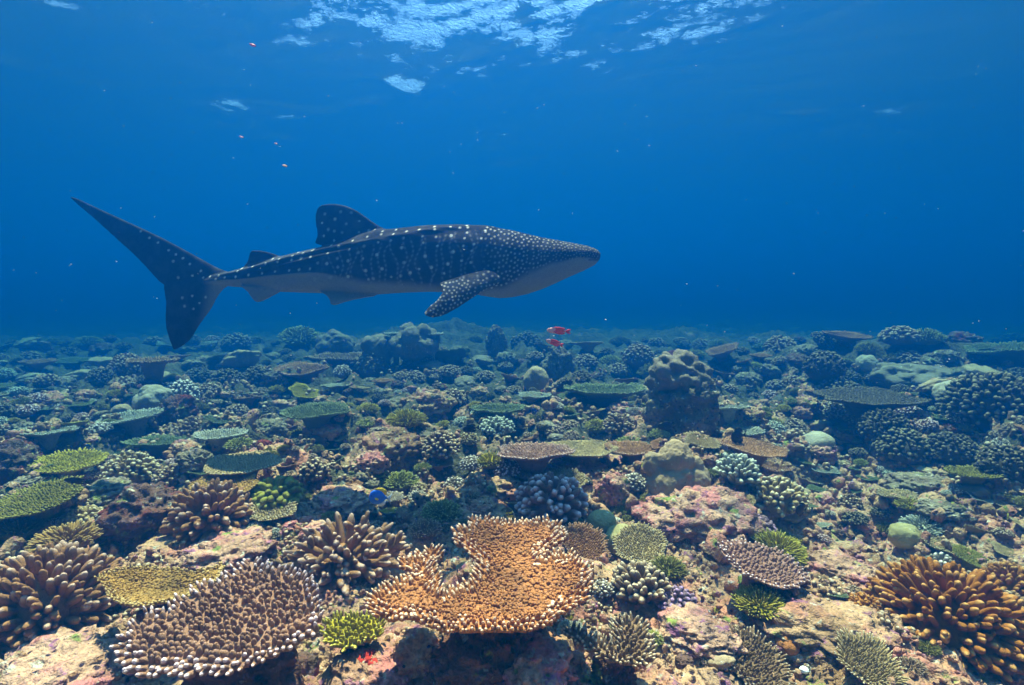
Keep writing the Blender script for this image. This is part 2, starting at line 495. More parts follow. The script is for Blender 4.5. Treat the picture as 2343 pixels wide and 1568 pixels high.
def finger_coral(label, loc, R, k, n=110, length=.36, rad=None, flat=.8, single=0, kind='finger', seed=0, rot=(0, 0, 0), lod=0, pale=.5, group=None, cat='finger coral', name='finger_coral', up=.25, low=-.25):
    o = empty(name, loc, rot); tag(o, label, cat, group)
    mat = cm(k)
    r = np.random.RandomState(seed)
    core = 1 - length
    V, Fc = ico(3 if R > .05 else 2)
    cr = core * 1.04 * (1 + .1 * fbm3(V * 2 + seed, 2, seed))
    W = V * (cr[:, None]) * np.array([R, R, R * flat]); W[:, 2] = np.where(W[:, 2] < 0, W[:, 2] * .9, W[:, 2])
    link('base', mesh('base', W, [Fc], {'tip': np.zeros(len(W))}, mat), o)
    i = np.arange(n) + .5
    z = 1 - i / n * (1 - low); ph = i * 2.39996 + r.normal(0, .12, n)
    z = np.clip(z + r.normal(0, .025, n), -1, 1); s = np.sqrt(1 - z * z)
    D = np.stack([s * np.cos(ph), s * np.sin(ph), z], -1)
    sp_ = math.sqrt(2 * PI * (1 - low) / n) * R
    out_r = 1 + .10 * fbm3(D * 2.2 + seed, 2, seed + 4)
    P = D * (core * .92) * np.array([R, R, R * flat])
    dirs = D * np.array([1, 1, flat]) + np.array([0, 0, up]) + r.normal(0, .10, (n, 3))
    L = R * (length * 1.12) * out_r * r.uniform(.78, 1.12, n)
    rd = (rad * R if rad else sp_ * .33) * r.uniform(.8, 1.2, n)
    pl = np.where(r.rand(n) < pale, 1.0, .8)
    put_branches(o, P, dirs, L, rd, pl, kind, mat, single, seed, lod=lod)
    return o

def disc_r(th, seed, amp=.16):
    r = np.random.RandomState(seed); v = np.ones_like(th)
    for k in range(1, 7):
        v = v + amp / k ** .8 * r.uniform(.3, 1) * np.cos(k * th + r.uniform(0, 6.28))
    return v

def in_poly(x, y, poly):
    ins = np.zeros(x.shape, bool); n = len(poly)
    for i in range(n):
        x1, y1 = poly[i]; x2, y2 = poly[(i + 1) % n]
        c = ((y1 > y) != (y2 > y)) & (x < (x2 - x1) * (y - y1) / ((y2 - y1) or 1e-9) + x1)
        ins ^= c
    return ins
def poly_dist(x, y, poly):
    d = np.full(x.shape, 1e9); n = len(poly)
    for i in range(n):
        a = np.array(poly[i]); b = np.array(poly[(i + 1) % n]); ab = b - a
        tt = np.clip(((x - a[0]) * ab[0] + (y - a[1]) * ab[1]) / (ab @ ab + 1e-12), 0, 1)
        d = np.minimum(d, np.hypot(x - a[0] - tt * ab[0], y - a[1] - tt * ab[1]))
    return d

def table_coral(label, loc, R, k, spacing=.012, nub_l=.018, nub_r=.42, kind='cone', lift=.1, bowl=.12, tilt=(0, 0), seed=0, amp=.16, single=0,
                lod=0, rim=.82, thick=.05, asp=1.0, bald=0.0, dome=0.0, group=None, cat='table coral', name='table_coral', spin=0, rimlen=1.6):
    """a plate on a foot, studded with short branches that lean outwards and pale towards the rim"""
    o = empty(name, loc, (tilt[0], tilt[1], spin)); tag(o, label, cat, group)
    mat = cm(k); r = np.random.RandomState(seed)
    ns, nq = 56, 12
    th = np.arange(ns) / ns * 2 * PI
    Rt = R * disc_r(th, seed, amp)
    def zt(x, y, rho):
        return bowl * R * rho ** 2.2 - dome * R * rho ** 2 + .05 * R * fbm2(x / R * 2 + seed, y / R * 2, 2, seed)
    V = [[0, 0, float(zt(np.array(0.), np.array(0.), np.array(0.)))]]
    for q_ in range(1, nq + 1):
        rho = q_ / nq
        x, y = Rt * rho * np.cos(th), asp * Rt * rho * np.sin(th)
        V += np.stack([x, y, zt(x, y, np.full(ns, rho))], -1).tolist()
    top = len(V)
    for q_ in range(nq, 0, -1):
        rho = q_ / nq
        x, y = Rt * rho * np.cos(th), asp * Rt * rho * np.sin(th)
        z = zt(x, y, np.full(ns, rho)) - thick * R * (.35 + 1.8 * (1 - rho)) - lift * float(sm(.5, .12, rho)) * 1.15
        V += np.stack([x, y, z], -1).tolist()
    V.append([0, 0, V[-1][2] - .02 * R])
    Q, Tr = [], []
    J = np.arange(ns); J2 = (J + 1) % ns
    Tr.append(np.stack([np.zeros(ns, int), 1 + J, 1 + J2], -1))
    for q_ in range(2 * nq - 1):
        a = 1 + q_ * ns
        Q.append(np.stack([a + J, a + ns + J, a + ns + J2, a + J2], -1))
    a = 1 + (2 * nq - 1) * ns
    Tr.append(np.stack([a + J, np.full(ns, len(V) - 1), a + J2], -1))
    Va = np.array(V)
    link('plate', mesh('plate', Va, [np.concatenate(Q), np.concatenate(Tr)], {'tip': np.zeros(len(Va))}, mat), o)
    # branches on a jittered triangular grid
    s = spacing
    g = int(1.5 * R / s) + 2
    ii, jj = np.meshgrid(np.arange(-g, g + 1), np.arange(-int(g * 1.2), int(g * 1.2) + 1))
    x = (ii + .5 * (jj % 2)) * s; y = jj * s * .866
    x = (x + r.normal(0, .16 * s, x.shape)).ravel(); y = (y + r.normal(0, .16 * s, y.shape)).ravel()
    t0 = np.arctan2(y / asp, x); Rr = R * disc_r(t0, seed, amp)
    rho = np.hypot(x, y / asp) / Rr
    keep = rho < .99
    if bald: keep &= (fbm2(x / R * 2.3 + seed, y / R * 2.3, 2, seed + 3) > -.9 + bald) | (rho > .8)
    x, y, rho = x[keep], y[keep], rho[keep]
    n = len(x)
    z = zt(x, y, rho)
    P = np.stack([x, y, z - .1 * nub_l], -1)
    rad = np.stack([x, y, 0 * x], -1); rad /= (np.linalg.norm(rad, axis=1, keepdims=True) + 1e-9)
    D = np.array([[0, 0, 1.]]) + rad * (.25 * rho + 1.6 * np.clip((rho - .78) / .22, 0, 1) ** 1.2 + dome * 2 * rho)[:, None] + r.normal(0, .12, (n, 3))
    L = nub_l * r.uniform(.7, 1.2, n) * (1 + (rimlen - 1) * np.clip((rho - .7) / .3, 0, 1))
    rd = np.full(n, nub_r * s) * r.uniform(.85, 1.15, n)
    pl = np.where(rho + r.normal(0, .05, n) > rim, 1.05, .72)
    put_branches(o, P, D, L, rd, pl, kind, mat, single, seed, lod=lod)
    return o

def poly_table(label, poly, ppx, ppy, k, tilt=0.0, spacing=.013, nub_l=.02, nub_r=.44, kind='cone', seed=0, single=300, rim=.03, bowl=0.0, lod=0,
               drop=.0, name='table_coral', cat='table coral', knobby=False, foot=.16, z_level=None, foot_c=(0, 0)):
    """plate whose outline is given as it is seen; it lies on a plane through (ppx, ppy) tipped towards the lens by tilt"""
    if z_level is None:
        c, _ = hit(ppx, ppy, drop, 100)
    else:
        d = ray(ppx, ppy); c = d * (z_level / d[2])
    u = np.array([1., 0, 0]); v = np.array([0, math.cos(tilt), math.sin(tilt)]); nrm = np.cross(u, v)
    L = []
    for (px, py) in poly:
        d = ray(px, py); tt = (c @ nrm) / (d @ nrm); p = d * tt - c
        L.append((p @ u, p @ v))
    Lp = np.array(L)
    o = empty(name, c, (tilt, 0, 0)); tag(o, label, cat)
    mat = cm(k); r = np.random.RandomState(seed)
    lo, hi = Lp.min(0), Lp.max(0)
    def grid(s, jit, margin=0.0):
        gx = np.arange(lo[0] - s, hi[0] + s, s); gy = np.arange(lo[1] - s, hi[1] + s, s * .866)
        x, y = np.meshgrid(gx, gy); x = x + (np.arange(len(gy)) % 2)[:, None] * s * .5
        x = (x + r.normal(0, jit * s, x.shape)); y = (y + r.normal(0, jit * s, y.shape))
        return x, y
    size = max(hi - lo)
    def zt(x, y, d):
        return -bowl * size * sm(0, .25 * size, d) + .035 * size * fbm2(x / size * 3 + seed, y / size * 3, 2, seed)
    x, y = grid(.010, 0.0)
    ins = in_poly(x, y, L); d = poly_dist(x, y, L)
    ok = ins[:-1, :-1] & ins[1:, :-1] & ins[:-1, 1:] & ins[1:, 1:]
    ids = np.arange(x.size).reshape(x.shape)
    q0 = np.stack([ids[:-1, :-1], ids[:-1, 1:], ids[1:, 1:], ids[1:, :-1]], -1)[ok]
    z = zt(x, y, d)
    top = np.stack([x, y, z], -1).reshape(-1, 3); bot = top.copy(); bot[:, 2] -= (.007 + .16 * np.minimum(d, .3)).ravel()
    e = np.concatenate([q0[:, [0, 1]], q0[:, [1, 2]], q0[:, [2, 3]], q0[:, [3, 0]]])
    key = {}
    for a, b in e.tolist(): key[(a, b)] = 1
    edge = np.array([(a, b) for (a, b) in key if (b, a) not in key])
    N = x.size
    side = np.stack([edge[:, 1], edge[:, 0], edge[:, 0] + N, edge[:, 1] + N], -1)
    allq = np.concatenate([q0, q0[:, ::-1] + N, side])
    used, inv = np.unique(allq, return_inverse=True)
    Vv = np.concatenate([top, bot])[used]
    link('plate', mesh('plate', Vv, [inv.reshape(-1, 4)], {'tip': np.zeros(len(Vv))}, mat), o)
    # foot
    fv, ff = lump(5, seed + 2, (size * foot * 1.25, size * foot, size * .30), .25, 1.5, .28)
    fv = fv + np.array([foot_c[0] * size, foot_c[1] * size, -size * .42])
    link('foot', mesh('foot', fv, [ff], {'tip': np.zeros(len(fv))}, ROCK_RED), o)
    # branches
    x, y = grid(spacing, .17); x = x.ravel(); y = y.ravel()
    ins = in_poly(x, y, L); x, y = x[ins], y[ins]
    d = poly_dist(x, y, L)
    e_ = .004
    gx = (poly_dist(x + e_, y, L) - d) / e_; gy = (poly_dist(x, y + e_, L) - d) / e_
    edge_f = np.clip(1 - d / (rim * 1.3), 0, 1)
    n = len(x)
    z = zt(x, y, d)
    D = np.array([[0, 0, 1.]]) + np.stack([-gx, -gy, 0 * x], -1) * (edge_f ** 1.1 * 1.15)[:, None] + r.normal(0, .09, (n, 3)) + np.array([[0, 0 , .1]])
    Ln = nub_l * r.uniform(.7, 1.2, n) * (1 + .5 * edge_f)
    big = .9 + .35 * sm(-.2, .3, fbm2(x * 9, y * 9, 2, seed + 8))
    rd = spacing * nub_r * r.uniform(.85, 1.15, n) * big * (1 - .22 * edge_f)
    pl = np.where(edge_f + r.normal(0, .1, n) > .35, 1.25, .70)
    P = np.stack([x, y, z - .12 * nub_l], -1)
    if knobby:
        inner = edge_f < .30
        a = np.where(inner)[0]; b_ = np.where(~inner)[0]
        # inner branches: each a tight cluster of rounded knobs
        cl = np.repeat(a, 5); m_ = len(cl)
        off = r.normal(0, spacing * .30, (m_, 3)) * np.array([1, 1, .25])
        put_branches(o, P[b_], D[b_], Ln[b_], rd[b_], pl[b_], 'cone', mat, single, seed, lod=lod)
        me = join_fingers('knobs', P[cl] + off, D[cl] + off / spacing * .5, Ln[cl] * .6, rd[cl] * .66, pl[cl], 'knob', mat, 1, seed + 3)
        tag(link('knob_cover', me, o), kind='stuff')
    else:
        put_branches(o, P, D, Ln, rd, pl, kind, mat, single, seed, lod=lod)
    return o

def bush_coral(label, loc, R, k, n=120, flat=.45, seed=0, single=0, lod=0, group=None, name='bush_coral', cat='branching coral', length=.32, rot=(0, 0, 0), rad=.05, pale=.9):
    """a cushion of slim upright branches"""
    return finger_coral(label, loc, R, k, n=int(n * 1.6), length=min(length, .36), rad=rad * .92, flat=flat, single=single, kind='cone', seed=seed, rot=rot, lod=lod, pale=pale,
                        group=group, cat=cat, name=name, up=.3, low=-.05)

def staghorn(label, loc, R, k, n=46, seed=0, name='staghorn_coral', flat=.62):
    o = empty(name, loc); tag(o, label, 'staghorn coral')
    mat = cm(k); r = np.random.RandomState(seed)
    P, D, L, Rd, pl = [], [], [], [], []
    i = np.arange(n) + .5
    z = .98 - i / n * 1.0; ph = i * 2.39996 + r.normal(0, .15, n)
    s = np.sqrt(1 - z * z)
    Dm = np.stack([s * np.cos(ph), s * np.sin(ph), z * flat + .05], -1)
    for j in range(n):
        d = Dm[j] / np.linalg.norm(Dm[j]); ln = R * r.uniform(.60, .88) * np.linalg.norm(Dm[j] * np.array([1, 1, 1.1]))
        P.append(d * R * .12); D.append(d); L.append(ln); Rd.append(R * .050 * r.uniform(.85, 1.2)); pl.append(.93)
        for q_ in range(r.randint(1, 4)):
            f = r.uniform(.45, .85); sd_ = d + r.normal(0, .55, 3) + np.array([0, 0, .25]); sd_ /= np.linalg.norm(sd_)
            P.append(d * (R * .12 + ln * f)); D.append(sd_); L.append(ln * r.uniform(.16, .32)); Rd.append(R * .040 * r.uniform(.8, 1.2)); pl.append(.97)
    W, Fc = lump(3, seed, (R * .5, R * .5, R * .3), .2)
    link('base', mesh('base', W, [Fc], {'tip': np.zeros(len(W))}, mat), o)
    put_branches(o, np.array(P), np.array(D), np.array(L), np.array(Rd), np.array(pl), 'finger', mat, 300, seed)
    return o

def boulder(label, loc, sc, mat, seed=0, knobs=0, knob_r=.4, knob_a=.25, amp=.2, rough=0, name='boulder_coral', cat='boulder coral', n=5, rot=(0, 0, 0), freq=1.5, group=None):
    V, Fc = lump(n, seed, sc, amp, freq, rough, knobs, knob_r, knob_a)
    o = link(name, mesh(name, V, [Fc], mat=mat))
    return finish(o, label, cat, group, loc, rot)

# ---------------------------------------------------------------- whale shark
def shark():
    D0 = 3.0; sc = D0 / 5
    def z2(L): return [(669.4 + .3158 * u, 436.9 + .3158 * v) for u, v in L]
    def z1(L): return [(140.9 + .27066 * u, 422.8 + .27066 * v) for u, v in L]
    top = z1([(1120, 800), (1250, 765), (1370, 735), (1450, 712), (1535, 690), (1660, 655), (1800, 612), (1900, 590), (2100, 548), (2250, 514)]) + \
        z2([(420, 352), (520, 312), (640, 278), (720, 281), (860, 265), (1000, 252), (1200, 247), (1400, 258), (1600, 293), (1800, 342), (2000, 378), (2130, 402), (2190, 424), (2218, 450)])
    bot = z1([(1120, 842), (1250, 850), (1385, 862), (1530, 872), (1840, 908), (2100, 914)]) + \
        z2([(0, 737), (200, 742), (400, 748), (600, 752), (800, 738), (1000, 732), (1200, 737), (1330, 752), (1400, 765), (1500, 778), (1600, 770), (1700, 748), (1800, 715), (1900, 672), (2000, 625), (2100, 582), (2180, 542), (2216, 502)])
    top = np.array(top); bot = np.array(bot)
    mpp = D0 / F                                # metres per picture unit on the shark's plane
    def wpos(px, py, off=0.0): return at_depth(px, py, D0 - off)
    xs = np.concatenate([np.linspace(444, 1300, 110), np.linspace(1306, 1369, 26)])
    wk = np.array([(440, 5), (470, 11), (520, 20), (600, 36), (700, 54), (850, 76), (1000, 90), (1120, 96), (1220, 95), (1280, 86), (1320, 72), (1345, 58), (1360, 46), (1369, 28)])
    keel1 = np.array(z1([(1180, 800), (1500, 745)]) + z2([(0, 497), (240, 447), (400, 418), (640, 385), (800, 352), (1000, 318), (1200, 292), (1400, 275)]))
    keel2 = np.array(z1([(1180, 815), (1500, 775)]) + z2([(0, 540), (240, 490), (400, 462), (640, 408), (860, 365), (1000, 345)]))
    keel3 = np.array([(455, 646), (547, 639), (628, 631), (747, 624.5), (800, 628)])
    ns = 64; a = np.arange(ns) / ns * 2 * PI
    rings = []
    for x in xs:
        yt = np.interp(x, top[:, 0], top[:, 1]); yb = np.interp(x, bot[:, 0], bot[:, 1]); w = np.interp(x, wk[:, 0], wk[:, 1]) * mpp
        zt, zb = wpos(x, yt)[2], wpos(x, yb)[2]
        zm = (zt + zb) / 2 + (zt - zb) * (.0 if x < 1100 else .10 * min(1, (x - 1100) / 200)); hu, hd = zt - zm, zm - zb
        X = wpos(x, 600)[0]
        c, s = np.cos(a), np.sin(a)
        p = .82
        yy = w * np.sign(c) * np.abs(c) ** p
        zz = np.where(s > 0, zm + hu * np.abs(s) ** .92, zm - hd * np.abs(s) ** .85)
        for kl, amp in ((keel1, .028 * sc), (keel2, .020 * sc), (keel3, .026 * sc)):
            if kl[0, 0] - 5 <= x <= kl[-1, 0] + 40:
                zk = wpos(x, np.interp(x, kl[:, 0], kl[:, 1]))[2]
                g = np.exp(-((zz - zk) / (.018 * sc)) ** 2) * (np.abs(yy) > .25 * w) * amp * min(1, (kl[-1, 0] + 40 - x) / 120)
                n = np.stack([yy / max(w, 1e-3) ** 2, (zz - zm) / max(hu, hd) ** 2]); n /= np.linalg.norm(n, axis=0) + 1e-9
                yy = yy + n[0] * g; zz = zz + n[1] * g
        bend = .10 * sc * sm(900, 440, x)
        rings.append(np.stack([np.full(ns, X), yy + bend, zz], -1))
    Vb = np.concatenate(rings); nr_ = len(xs)
    idx = np.arange(nr_ * ns).reshape(nr_, ns); nx = np.roll(idx, -1, 1)
    q = np.stack([idx[:-1], nx[:-1], nx[1:], idx[1:]], -1).reshape(-1, 4)
    Vb = np.concatenate([Vb, [rings[0].mean(0)], [rings[-1].mean(0) + np.array([.004, 0, 0])]])
    capa = np.stack([idx[0], np.full(ns, len(Vb) - 2), nx[0]], -1); capb = np.stack([idx[-1], nx[-1], np.full(ns, len(Vb) - 1)], -1)
    parts = [(Vb, [q], [capa, capb])]

    def resample(L, n):
        L = np.array(L, float); s = np.concatenate([[0], np.cumsum(np.hypot(*np.diff(L, axis=0).T))]); s /= s[-1]
        t = np.linspace(0, 1, n)
        for _ in range(1): P = np.stack([np.interp(t, s, L[:, 0]), np.interp(t, s, L[:, 1])], -1)
        k = np.array([.25, .5, .25])
        for _ in range(3): P[1:-1] = .25 * P[:-2] + .5 * P[1:-1] + .25 * P[2:]
        return P
    def fin(lead, trail, t0, t1, off=lambda s: 0 * s, n=34, m=18, ybase=0.0):
        """closed aerofoil loft between leading and trailing edge; off(s): distance nearer the lens"""
        A, B = resample(lead, n), resample(trail, n)
        s = np.linspace(0, 1, n); th_ = (t0 + (t1 - t0) * s) * sc
        c = .5 - .5 * np.cos(np.linspace(0, PI, m))
        R = []
        for i in range(n):
            px = A[i, 0] + (B[i, 0] - A[i, 0]) * c; py = A[i, 1] + (B[i, 1] - A[i, 1]) * c
            o_ = off(s[i]) * sc
            P = wpos(px, py, o_) + np.array([0, ybase - 0.0, 0]) * 0
            P = at_depth(px, py, D0 - o_); P[:, 1] -= D0
            hh = th_[i] * (np.sin(PI * c ** .75) ** .7) * .5 + .005 * sc
            R.append(np.concatenate([P + np.array([0, 1, 0]) * hh[:, None], (P - np.array([0, 1, 0]) * hh[:, None])[::-1]]))
        k = 2 * m
        V = np.concatenate(R); idx = np.arange(n * k).reshape(n, k); nx = np.roll(idx, -1, 1)
        q = np.stack([idx[:-1], nx[:-1], nx[1:], idx[1:]], -1).reshape(-1, 4)
        V = np.concatenate([V, [R[0].mean(0)], [R[-1].mean(0)]])
        t1_ = np.stack([idx[0], np.full(k, n * k), nx[0]], -1); t2_ = np.stack([idx[-1], nx[-1], np.full(k, n * k + 1)], -1)
        return V, [q], [t1_, t2_]
    bendoff = lambda s: -.10
    FS = sc
    parts.append(fin(z1([(1440, 745), (1340, 718), (1250, 668), (1050, 557), (850, 450), (600, 333), (400, 243), (200, 150), (110, 106), (72, 101)]),
                     z1([(1180, 850), (1000, 870), (850, 850), (780, 770), (700, 680), (600, 580), (500, 490), (400, 400), (280, 290), (150, 182), (68, 104)]), .10, .012, bendoff, 44))
    parts.append(fin(z1([(1420, 850), (1385, 865), (1350, 895), (1310, 955), (1270, 1042), (1210, 1122), (1150, 1205), (1090, 1312), (1040, 1352), (970, 1392)]),
                     z1([(1000, 760), (860, 830), (868, 905), (885, 1000), (878, 1090), (880, 1200), (905, 1290), (933, 1365), (948, 1396)]), .10, .014, bendoff, 34))
    parts.append(fin(z2([(770, 300), (700, 285), (640, 266), (570, 218), (480, 153), (400, 112), (330, 97), (262, 94), (215, 104)]),
                     z2([(290, 440), (215, 393), (175, 391), (152, 376), (167, 358), (182, 330), (178, 290), (165, 240), (163, 180), (180, 128)]), .09, .03))
    parts.append(fin(z1([(1900, 615), (1840, 604), (1770, 577), (1700, 560), (1650, 556), (1618, 558)]),
                     z1([(1560, 705), (1535, 692), (1570, 655), (1583, 605), (1594, 572), (1606, 560)]), .05, .02, lambda s: -.05))
    parts.append(fin(z1([(1880, 880), (1840, 912), (1740, 965), (1690, 988), (1660, 994)]),
                     z1([(1500, 850), (1540, 880), (1575, 908), (1600, 948), (1630, 985)]), .05, .02, lambda s: .02))
    parts.append(fin(z2([(640, 730), (600, 764), (520, 776), (440, 791), (380, 806), (330, 824), (300, 829)]),
                     z2([(180, 715), (212, 742), (250, 765), (268, 795), (272, 820)]), .06, .025, lambda s: .10 + .12 * s))
    # near pectoral fin, reaching out and down towards the lens; the far one, held out flat, is mostly hidden by the body
    parts.append(fin(z2([(1478, 598), (1520, 640), (1495, 678), (1400, 713), (1330, 757), (1200, 847), (1100, 901), (1040, 919), (990, 918), (965, 905)]),
                     z2([(1400, 572), (1250, 606), (1120, 648), (1045, 668), (1098, 712), (1070, 760), (1040, 800), (990, 835), (965, 860), (952, 888)]), .10, .035, lambda s: .405 + .42 * s, 40))
    parts.append(fin(z2([(1480, 640), (1420, 690), (1380, 700), (1330, 712), (1300, 716)]),
                     z2([(1200, 640), (1180, 680), (1170, 700), (1190, 712), (1240, 717)]), .08, .03, lambda s: -.25 - .6 * s, 20))
    allV, Q, Tt, off = [], [], [], 0
    for V, qs, ts in parts:
        allV.append(V); Q += [x + off for x in qs]; Tt += [x + off for x in ts]; off += len(V)
    raw = mesh('whale_shark', np.concatenate(allV), [np.concatenate(Q), np.concatenate(Tt)])
    tmp = bpy.data.objects.new('whale_shark_form', raw); C.objects.link(tmp)
    r = tmp.modifiers.new('r', 'REMESH'); r.mode = 'VOXEL'; r.voxel_size = .0049; r.use_smooth_shade = True
    s = tmp.modifiers.new('s', 'SMOOTH'); s.iterations = 5; s.factor = .5
    dg = bpy.context.evaluated_depsgraph_get()
    me = bpy.data.meshes.new_from_object(tmp.evaluated_get(dg)); me.name = 'whale_shark'
    bpy.data.objects.remove(tmp)
    n = len(me.vertices); co = np.empty(n * 3, np.float32); me.vertices.foreach_get('co', co); co = co.reshape(-1, 3)
    # side view coordinates of every skin point
    X = co[:, 0]; Zc = co[:, 2]
    k = D0 / 1.0
    # point on the plane y = D0 : y' = D0 -> solve picture coordinates
    depth = D0 * cp - Zc * sp; upc = D0 * sp + Zc * cp
    px = 1171 + F * X / depth; py = 784 - F * upc / depth
    depth2 = (D0 + co[:, 1]) * cp - Zc * sp; upc2 = (D0 + co[:, 1]) * sp + Zc * cp
    qx = 1171 + F * X / depth2; qy = 784 - F * upc2 / depth2
    pect = (qx > 975) & (qx < 1150) & (qy > 640) & (co[:, 1] < -.372 * sc) & (py - np.interp(px, bot[:, 0], bot[:, 1]) > -60)
    def spots(pts, rad, soft=.45, U=px, Vv=py):
        m = np.zeros(n)
        cell = 12.0
        gx = np.floor(U / cell).astype(int); gy = np.floor(Vv / cell).astype(int)
        from collections import defaultdict
        B = defaultdict(list)
        key = gx * 10000 + gy
        order = np.argsort(key); ks = key[order]
        for (x, y), rd in zip(pts, rad):
            cx, cyy = int(x // cell), int(y // cell)
            for ax in (-1, 0, 1):
                for ay in (-1, 0, 1):
                    kk = (cx + ax) * 10000 + cyy + ay
                    lo, hi = np.searchsorted(ks, kk), np.searchsorted(ks, kk + 1)
                    if hi > lo:
                        ii = order[lo:hi]
                        dd = np.hypot(U[ii] - x, (Vv[ii] - y))
                        m[ii] = np.maximum(m[ii], sm(rd * (1 + soft), rd * (1 - soft), dd))
        return m
    belly = np.array([(440, 648), (460, 646), (547, 639), (628, 631), (747, 624.5), (800, 634), (860, 646), (950, 650), (1010, 656), (1100, 662), (1150, 658), (1180, 642), (1206, 625), (1253, 606), (1313, 594), (1340, 594), (1368, 597)])
    bl = np.interp(px, belly[:, 0], belly[:, 1])
    P3 = co.astype(float)
    nz = fbm3(P3 * 9, 3, 3); nf = fbm3(P3 * 60, 2, 5)
    soft = 2.0 + 9 * sm(740, 860, px) * sm(1330, 1200, px)
    under = sm(-1, 1, (py - bl + 3 * nz) / soft)
    tail = sm(470, 430, px) ; lowtail = (py > 655) & (px < 530)
    under = under * (1 - sm(490, 455, px + (py - 650) * .25)) * np.where(pect, 0, 1)
    dark = np.array([.0045, .0055, .008]); mid = np.array([.022, .025, .030]); light = np.array([.16, .175, .165])
    col = dark[None] * (1 + .35 * nz[:, None]) + (mid - dark)[None] * (sm(-.1, .35, fbm3(P3 * 22, 3, 8)) * .8)[:, None]
    # painted sheen on the back behind the first fin, as if catching sunlight
    kx = np.interp(px, keel1[:, 0], keel1[:, 1])
    back = sm(4, -6, py - kx) * sm(790, 700, px) * sm(470, 500, px) * (py > np.interp(px, top[:, 0], top[:, 1]) - 3)
    col = col + back[:, None] * np.array([.030, .036, .042])
    col = col * (1 - under[:, None]) + under[:, None] * light[None] * (1 + .10 * nz[:, None] + .05 * nf[:, None])
    # faint upright bars between the spots
    bars = np.zeros(n)
    for i, bx in enumerate(np.arange(745, 1115, 17.5)):
        wob = 5 * np.sin(py * .045 + i * 1.7) + 4 * np.sin(py * .09 + i)
        cx = bx + wob + (py - 600) * (-.10 if i % 2 else .08)
        dots = .55 + .45 * np.sin(py * .62 + i * 2.1)
        bars = np.maximum(bars, np.exp(-((px - cx) / 2.1) ** 2) * dots)
    bars *= sm(3, 16, py - kx * 1.0) * (1 - under) * sm(1112, 1100, px) * sm(740, 790, px) * (~pect)
    col = col + bars[:, None] * np.array([.13, .14, .15])
    finm = (px > 715) & (px < 880) & (py < 545)
    col = col + (finm * sm(.12, .45, fbm3(P3 * 15, 2, 14)) * .016)[:, None]
    A = z2([(315, 208), (489, 222), (397, 243), (219, 235), (232, 328), (489, 303), (308, 362), (478, 373), (312, 403), (310, 463), (308, 535), (472, 438), (465, 517),
            (335, 630), (463, 625), (183, 437), (183, 487), (183, 570), (98, 577), (22, 580), (37, 478), (35, 505), (52, 447), (603, 288), (585, 348), (682, 307), (682, 331), (775, 295),
            (770, 332), (677, 393), (762, 380), (670, 478), (705, 573), (590, 585), (605, 645), (572, 503), (850, 362), (860, 312), (948, 300), (980, 353), (988, 397), (840, 430), (1003, 488),
            (857, 532), (897, 600), (765, 628), (1045, 565), (1048, 275), (1060, 303), (1166, 284), (1072, 356), (1175, 348), (1085, 420), (1193, 460), (1157, 541), (1130, 605), (960, 575),
            (1230, 288), (1275, 268), (1283, 286), (1282, 325), (1267, 366), (1333, 408), (1318, 454), (1312, 532), (1405, 308), (1380, 367), (1262, 420), (1250, 520)])
    big = {(315, 208), (465, 517), (308, 535), (335, 630), (463, 625), (840, 430), (670, 478), (857, 532), (897, 600), (705, 573), (590, 585), (1003, 488), (1045, 565), (1157, 541), (1175, 348), (1193, 460)}
    ra = [3.4 if ((round((x - 669.4) / .3158), round((y - 436.9) / .3158)) in big) else 2.4 for x, y in A]
    T1 = z1([(620, 387), (698, 443), (773, 484), (867, 551), (929, 587), (990, 618), (1052, 670), (1149, 728), (1077, 768), (1172, 787), (1236, 775), (1320, 768), (1302, 800), (1383, 785),
             (1486, 780), (1496, 733), (1510, 707), (1605, 765), (1632, 693), (1758, 670), (1731, 751), (1786, 627), (1850, 738), (1868, 658), (1876, 633), (1980, 730), (1993, 643),
             (1998, 607), (2012, 572), (2165, 620), (2168, 562), (1073, 942), (1184, 953), (1132, 1003), (1080, 1053)])
    m1 = spots(A + T1, ra + [2.5] * len(T1))
    fa = z2([(397, 243), (265, 283), (310, 295), (368, 305), (387, 415), (108, 495), (118, 458), (578, 418), (215, 640), (240, 170), (355, 155), (430, 160), (560, 290), (540, 460), (385, 500), (390, 560), (240, 530), (640, 640), (830, 620)]) \
        + z1([(910, 645), (1003, 1030), (985, 958), (950, 785), (2200, 805), (2330, 790), (2077, 630), (2070, 723)])
    m2 = spots(fa, [3.2] * len(fa)) * .62
    # crowded small spots on the head
    r = np.random.RandomState(2)
    hp, hr = [], []
    cand = np.stack([r.uniform(1100, 1368, 16000), r.uniform(512, 668, 16000)], -1)
    for x, y in cand:
        gill = 1116 - 6 * math.sin((y - 520) / 140 * PI)
        if x < gill or y > np.interp(x, belly[:, 0], belly[:, 1]) - 1: continue
        d = np.interp(x, [1110, 1180, 1260, 1330, 1368], [9.0, 7.8, 6.3, 4.7, 4.0])
        if hp:
            H = np.array(hp[-4000:])
            if (np.hypot(H[:, 0] - x, H[:, 1] - y) < d).any(): continue
        hp.append((x, y)); hr.append(d * .25)
    m3 = spots(hp, hr, .5) * np.where(pect, 0, 1)
    # spots on the near pectoral fin, in the coordinates in which it is seen side on
    pp = []
    for x, y in np.stack([r.uniform(965, 1150, 5000), r.uniform(615, 730, 5000)], -1):
        if pp and (np.hypot(np.array(pp)[:, 0] - x, np.array(pp)[:, 1] - y) < 7.4).any(): continue
        pp.append((x, y))
    m4 = spots(pp, [1.9] * len(pp), .5, qx, qy) * pect
    m1 = m1 * np.where(pect, 0, 1); m2 = m2 * np.where(pect, 0, 1)
    m = np.clip(np.maximum.reduce([m1, m2, m3 * .60, m4 * .85]), 0, 1)
